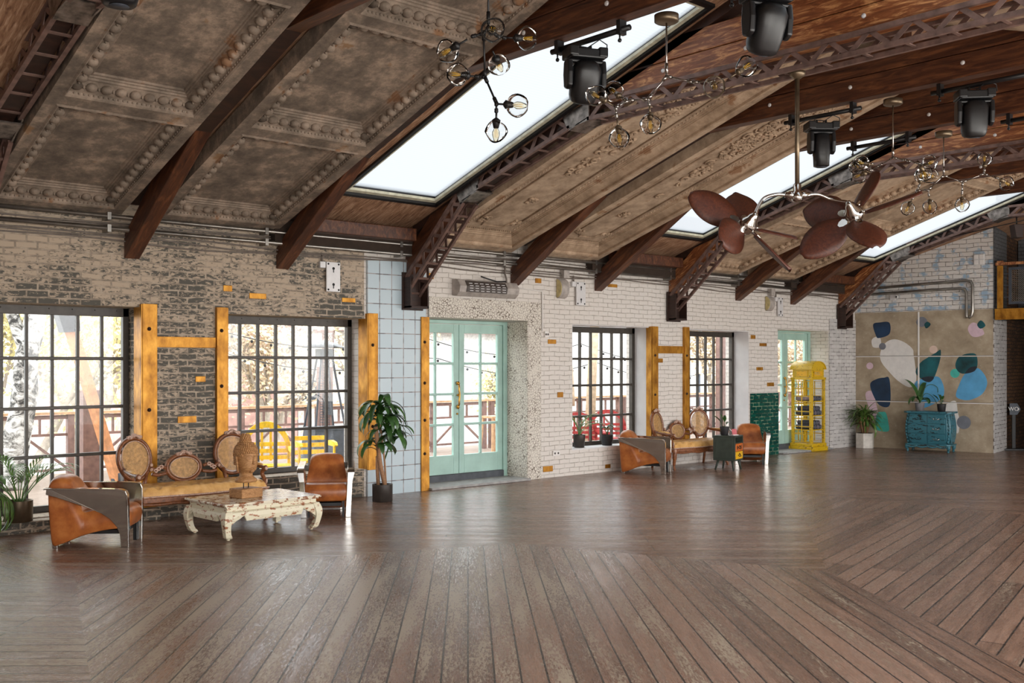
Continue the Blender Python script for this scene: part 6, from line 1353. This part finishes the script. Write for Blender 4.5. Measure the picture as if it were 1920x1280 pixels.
bench('red slatted bench right of the other red one, partly hidden by a muntin', (14.72, 13.6, -.06), math.radians(-40), 'bench_r', s=(.6, .8, .85))
t = thing('patio_heater', 'tall dark pyramid patio heater outside the second window', 'patio heater', (8.74, 14.2, -.06), math.radians(-10)); t.scale = (.88, .88, .88)
r = MB(); r.loft([[Vector((x*w_, y*w_, z)) for x, y in ((-1, -1), (1, -1), (1, 1), (-1, 1))] for z, w_ in ((0, .38), (.82, .29))], sm=False); r.box(-.30, .30, -.30, .30, .82, .87); r.build('cabinet', 'heater', t)
r = MB()
for x in (-1, 1):
    for y in (-1, 1): r.bar((x*.28, y*.28, .87), (x*.10, y*.10, 2.16), .03, .03)
r.box(-.13, .13, -.13, .13, 2.12, 2.28); r.build('frame', 'heater', t); r = MB(); r.tube([(0, 0, .87), (0, 0, 2.12)], .06, 12); r.build('burner_tube', 'glass', t)
r = MB(); 
for i in range(25): z = .95+i*.047; r.tube([(.09*math.cos(q), .09*math.sin(q), z) for q in [2*PI*j/12 for j in range(13)]], .004, 4)
for i in range(8): q = 2*PI*i/8; r.tube([(.09*math.cos(q), .09*math.sin(q), .87), (.09*math.cos(q), .09*math.sin(q), 2.12)], .004, 4)
r.build('guard_mesh', 'heater', t)
r = MB(); r.lathe([(.02, 2.44), (.30, 2.36), (.42, 2.31), (.42, 2.30), (.3, 2.33), (.02, 2.38)], n=4, sx=1, sy=1); r.build('reflector_hood', 'blackmetal', t)
# sandstone poles and cloth outside third window
for i, (x, y, r0, lb) in enumerate([(15.35, 14.6, .10, 'leaning pale timber pole outside the third window, left of two'), (16.55, 14.4, .09, 'pale timber pole outside the third window, right of two')]):
    r = MB(); r.tube([(x-.1, y, -.06), (x, y, 1.6), (x+.12, y, 3.2)], [r0*1.2, r0, r0], 10); tag(r.build('timber_pole', 'beige_pole'), lb, 'pole', 'pale poles on the terrace')
t = thing('folded_parasol', 'folded beige parasol outside the third window', 'parasol', (14.2, 14.2, -.06)); r = MB(); r.tube([(0, 0, 0), (0, 0, 2.9)], .025, 8); r.build('pole', 'heater', t); r = MB(); r.lathe([(.17, .95), (.16, 1.2), (.11, 1.9), (.05, 2.8), (0, 2.85)], n=9); r.build('canopy', 'beige_pole', t)
r = MB(); r.box(17.3, 17.42, 14.5, 14.62, -.06, 1.35); tag(r.build('parasol_base_pole', 'paint_white'), 'short white pole outside the third window', 'pole')
t = thing('bar_stool', 'wooden bar stool beyond the mint green door', 'stool', (13.35, 15.4, -.06)); r = MB(); r.box(-.18, .18, -.18, .18, .70, .74); r.build('seat', 'railtop', t)
for sx_ in (-1, 1):
    for sy_ in (-1, 1): r = MB(); r.bar((sx_*.14, sy_*.14, .70), (sx_*.19, sy_*.19, 0), .035, .035); r.build('leg', 'railtop', t)
# birch
t = thing('birch_tree', 'leaning birch trunk close outside the leftmost window', 'tree', (4.62, 15.5, -.06)); r = MB()
r.tube(cr_open([(-.22, 0, 0), (-.14, 0, .6), (-.02, 0, 1.3), (.02, 0, 1.9), (.16, 0, 2.6), (.5, .1, 4.6), (.3, .2, 6.5)], 6), [.21-.003*i for i in range(37)], 14)
for i in range(len(r.v)): v = r.v[i]; k_ = mnoise.noise(v*2.2)*.05; r.v[i] = v+Vector((k_, k_, 0))
r.tube(cr_open([(.02, 0, 1.9), (-.2, .1, 2.7), (-.5, 0, 4.4)], 5), [.10-.004*i for i in range(11)], 10); r.build('trunk', 'birch', t)
def tree(label, loc, h, spread, nleaf, seed, leafmat='leaf_spring', zl=0.25):
    t = thing('tree', label, 'tree', loc, group='spring trees beyond the terrace'); r_ = random.Random(seed); b = MB(); tips = []
    def grow(p, d, L, rad, lev):
        pts = [p]; q = p
        for i in range(4): d = (d+Vector((r_.uniform(-.25, .25), r_.uniform(-.25, .25), r_.uniform(-.05, .15)))).normalized(); q = q+d*L/4; pts.append(q)
        b.tube(pts, [rad*(1-.12*i) for i in range(5)], 6 if lev < 2 else 4, cap=False)
        if lev >= 2: tips.append((pts[2], L)); tips.append((q, L))
        if lev < 4:
            for _ in range(3 if lev < 3 else 2): grow(pts[r_.choice((2, 3, 4))], (d+Vector((r_.uniform(-1, 1), r_.uniform(-1, 1), r_.uniform(-.2, .6)))*.75).normalized(), L*.68, rad*.55, lev+1)
    grow(Vector((0, 0, 0)), Vector((0, 0, 1)), h*.36, .16, 0); grow(Vector((.2, 0, h*.12)), Vector((.5, .1, .8)).normalized(), h*.3, .1, 1); b.build('branches', 'bark', t)
    l = MB()
    for _ in range(nleaf):
        c, L = r_.choice(tips); c = c+Vector((r_.gauss(0, 1), r_.gauss(0, 1), r_.gauss(0, 1)))*spread; 
        if c.z < zl: c.z = zl+r_.random()
        s_ = r_.uniform(.04, .085); u = Vector((r_.gauss(0, 1), r_.gauss(0, 1), r_.gauss(0, 1))).normalized(); v = u.orthogonal().normalized()
        l.add([c-u*s_, c+v*s_*.6, c+u*s_, c-v*s_*.6], [(0, 1, 2, 3)])
    l.build('foliage', leafmat, t); return t
tree('yellow green spring tree behind the birch, filling the leftmost window', (6.2, 21, -1.2), 7.5, .6, 15000, 1)
tree('yellow green spring tree at the far left behind the birch', (3.6, 23, -1.2), 8, .65, 13000, 2)
tree('spring tree behind the orange swing frame', (8.4, 24, -1.2), 8, .65, 13000, 3)
tree('twiggy tan bush before the red wall outside the second window', (12.2, 22.5, -1.2), 5.5, .45, 6000, 4, 'leaf_dry')
tree('thin weeping tree by the patio heater', (15.6, 23, -1.2), 6.5, .4, 1800, 5)
tree('small green tree beyond the railing seen through the mint green door', (19.0, 21.5, -1.2), 3.4, .3, 2500, 6)
tree('twiggy tree seen through the third and fourth windows', (27.5, 20.5, -1.2), 6.5, .5, 8000, 7, 'leaf_dry')
tree('twiggy tree farthest right, behind the fourth window', (32.5, 21.5, -1.2), 6.5, .5, 8000, 8, 'leaf_dry')
# houses
def house(label, x0, x1, y, z0, z1, wall, roof, rise, wins, over=.4, dep=8):
    t = thing('house', label, 'house', ((x0+x1)/2, y, z0)); r = MB(); r.box(x0, x1, y, y+dep, z0, z1); r.build('wall', wall, t, world=True)
    r = MB(); r.prism([(y-over, z1-.05), (y-over, z1+.12), (y+dep/2, z1+rise), (y+dep+over, z1+.12), (y+dep+over, z1-.05)], x0-over, x1+over, 'x'); r.build('roof', roof, t, world=True)
    for (a, b, c, d) in wins: r = MB(); r.box(a-.08, b+.08, y-.06, y-.001, c-.08, d+.08); f = r.build('window', 'paint_white', t, world=True); r = MB(); r.box(a, b, y-.075, y-.061, c, d); r.build('pane', 'heater', f, world=True)
    return t
house('white house with pale tiled roof beyond the second window', 16.0, 24.5, 27.5, -1.2, 2.8, 'house_white', 'house_roof', 2.6, [(16, 16.6, .6, 1.5), (20, 20.6, .6, 1.5)])
house('low red clad building at the left behind the second window', 12.6, 15.1, 26, -1.2, 2.9, 'house_red', 'house_roof', 1.2, [])
house('tall brick block with white windows far behind the second window', 15.5, 30, 44, -1.2, 8.5, 'house_red', 'house_roof', 1, [(17+1.5*i, 17.8+1.5*i, 5.2, 6.8) for i in range(8)])
house('white house beyond the mint green door', 25.5, 33, 27, -1.2, 6.2, 'house_white', 'house_red', 1.6, [(26.3, 26.9, 1.9, 3.1)])
house('plain pale building seen through the far windows', 36, 60, 30, -1.2, 7.5, 'house_white', 'house_roof', 2, [(40, 41, 2, 3.4), (44, 45, 2, 3.4)])
for z, y, lb in ((2.45, 17.5, 'string of festoon bulbs beyond the mint green door, upper of two'), (2.0, 17.0, 'string of festoon bulbs beyond the mint green door, lower of two')):
    t = thing('festoon_lights', lb, 'string lights', (12, y, z)); pts = [Vector((8+.4*i, y, z-.35*math.sin(PI*((i*.4) % 5)/5)-.05*i*.2)) for i in range(36)]; r = MB(); r.tube(pts, .01, 5); r.build('wire', 'black', t, world=True)
    r = MB()
    for p in pts: r.ball(p-Vector((0, 0, .05)), .03, 6, 5)
    o = r.build('bulbs', 'blackmetal', t, world=True); o['kind'] = 'stuff'
    for p in (pts[0], pts[-1]): r = MB(); r.tube([(p.x, y, -1.2), (p.x, y, p.z)], .03, 6); r.build('pole', 'heater', t, world=True)
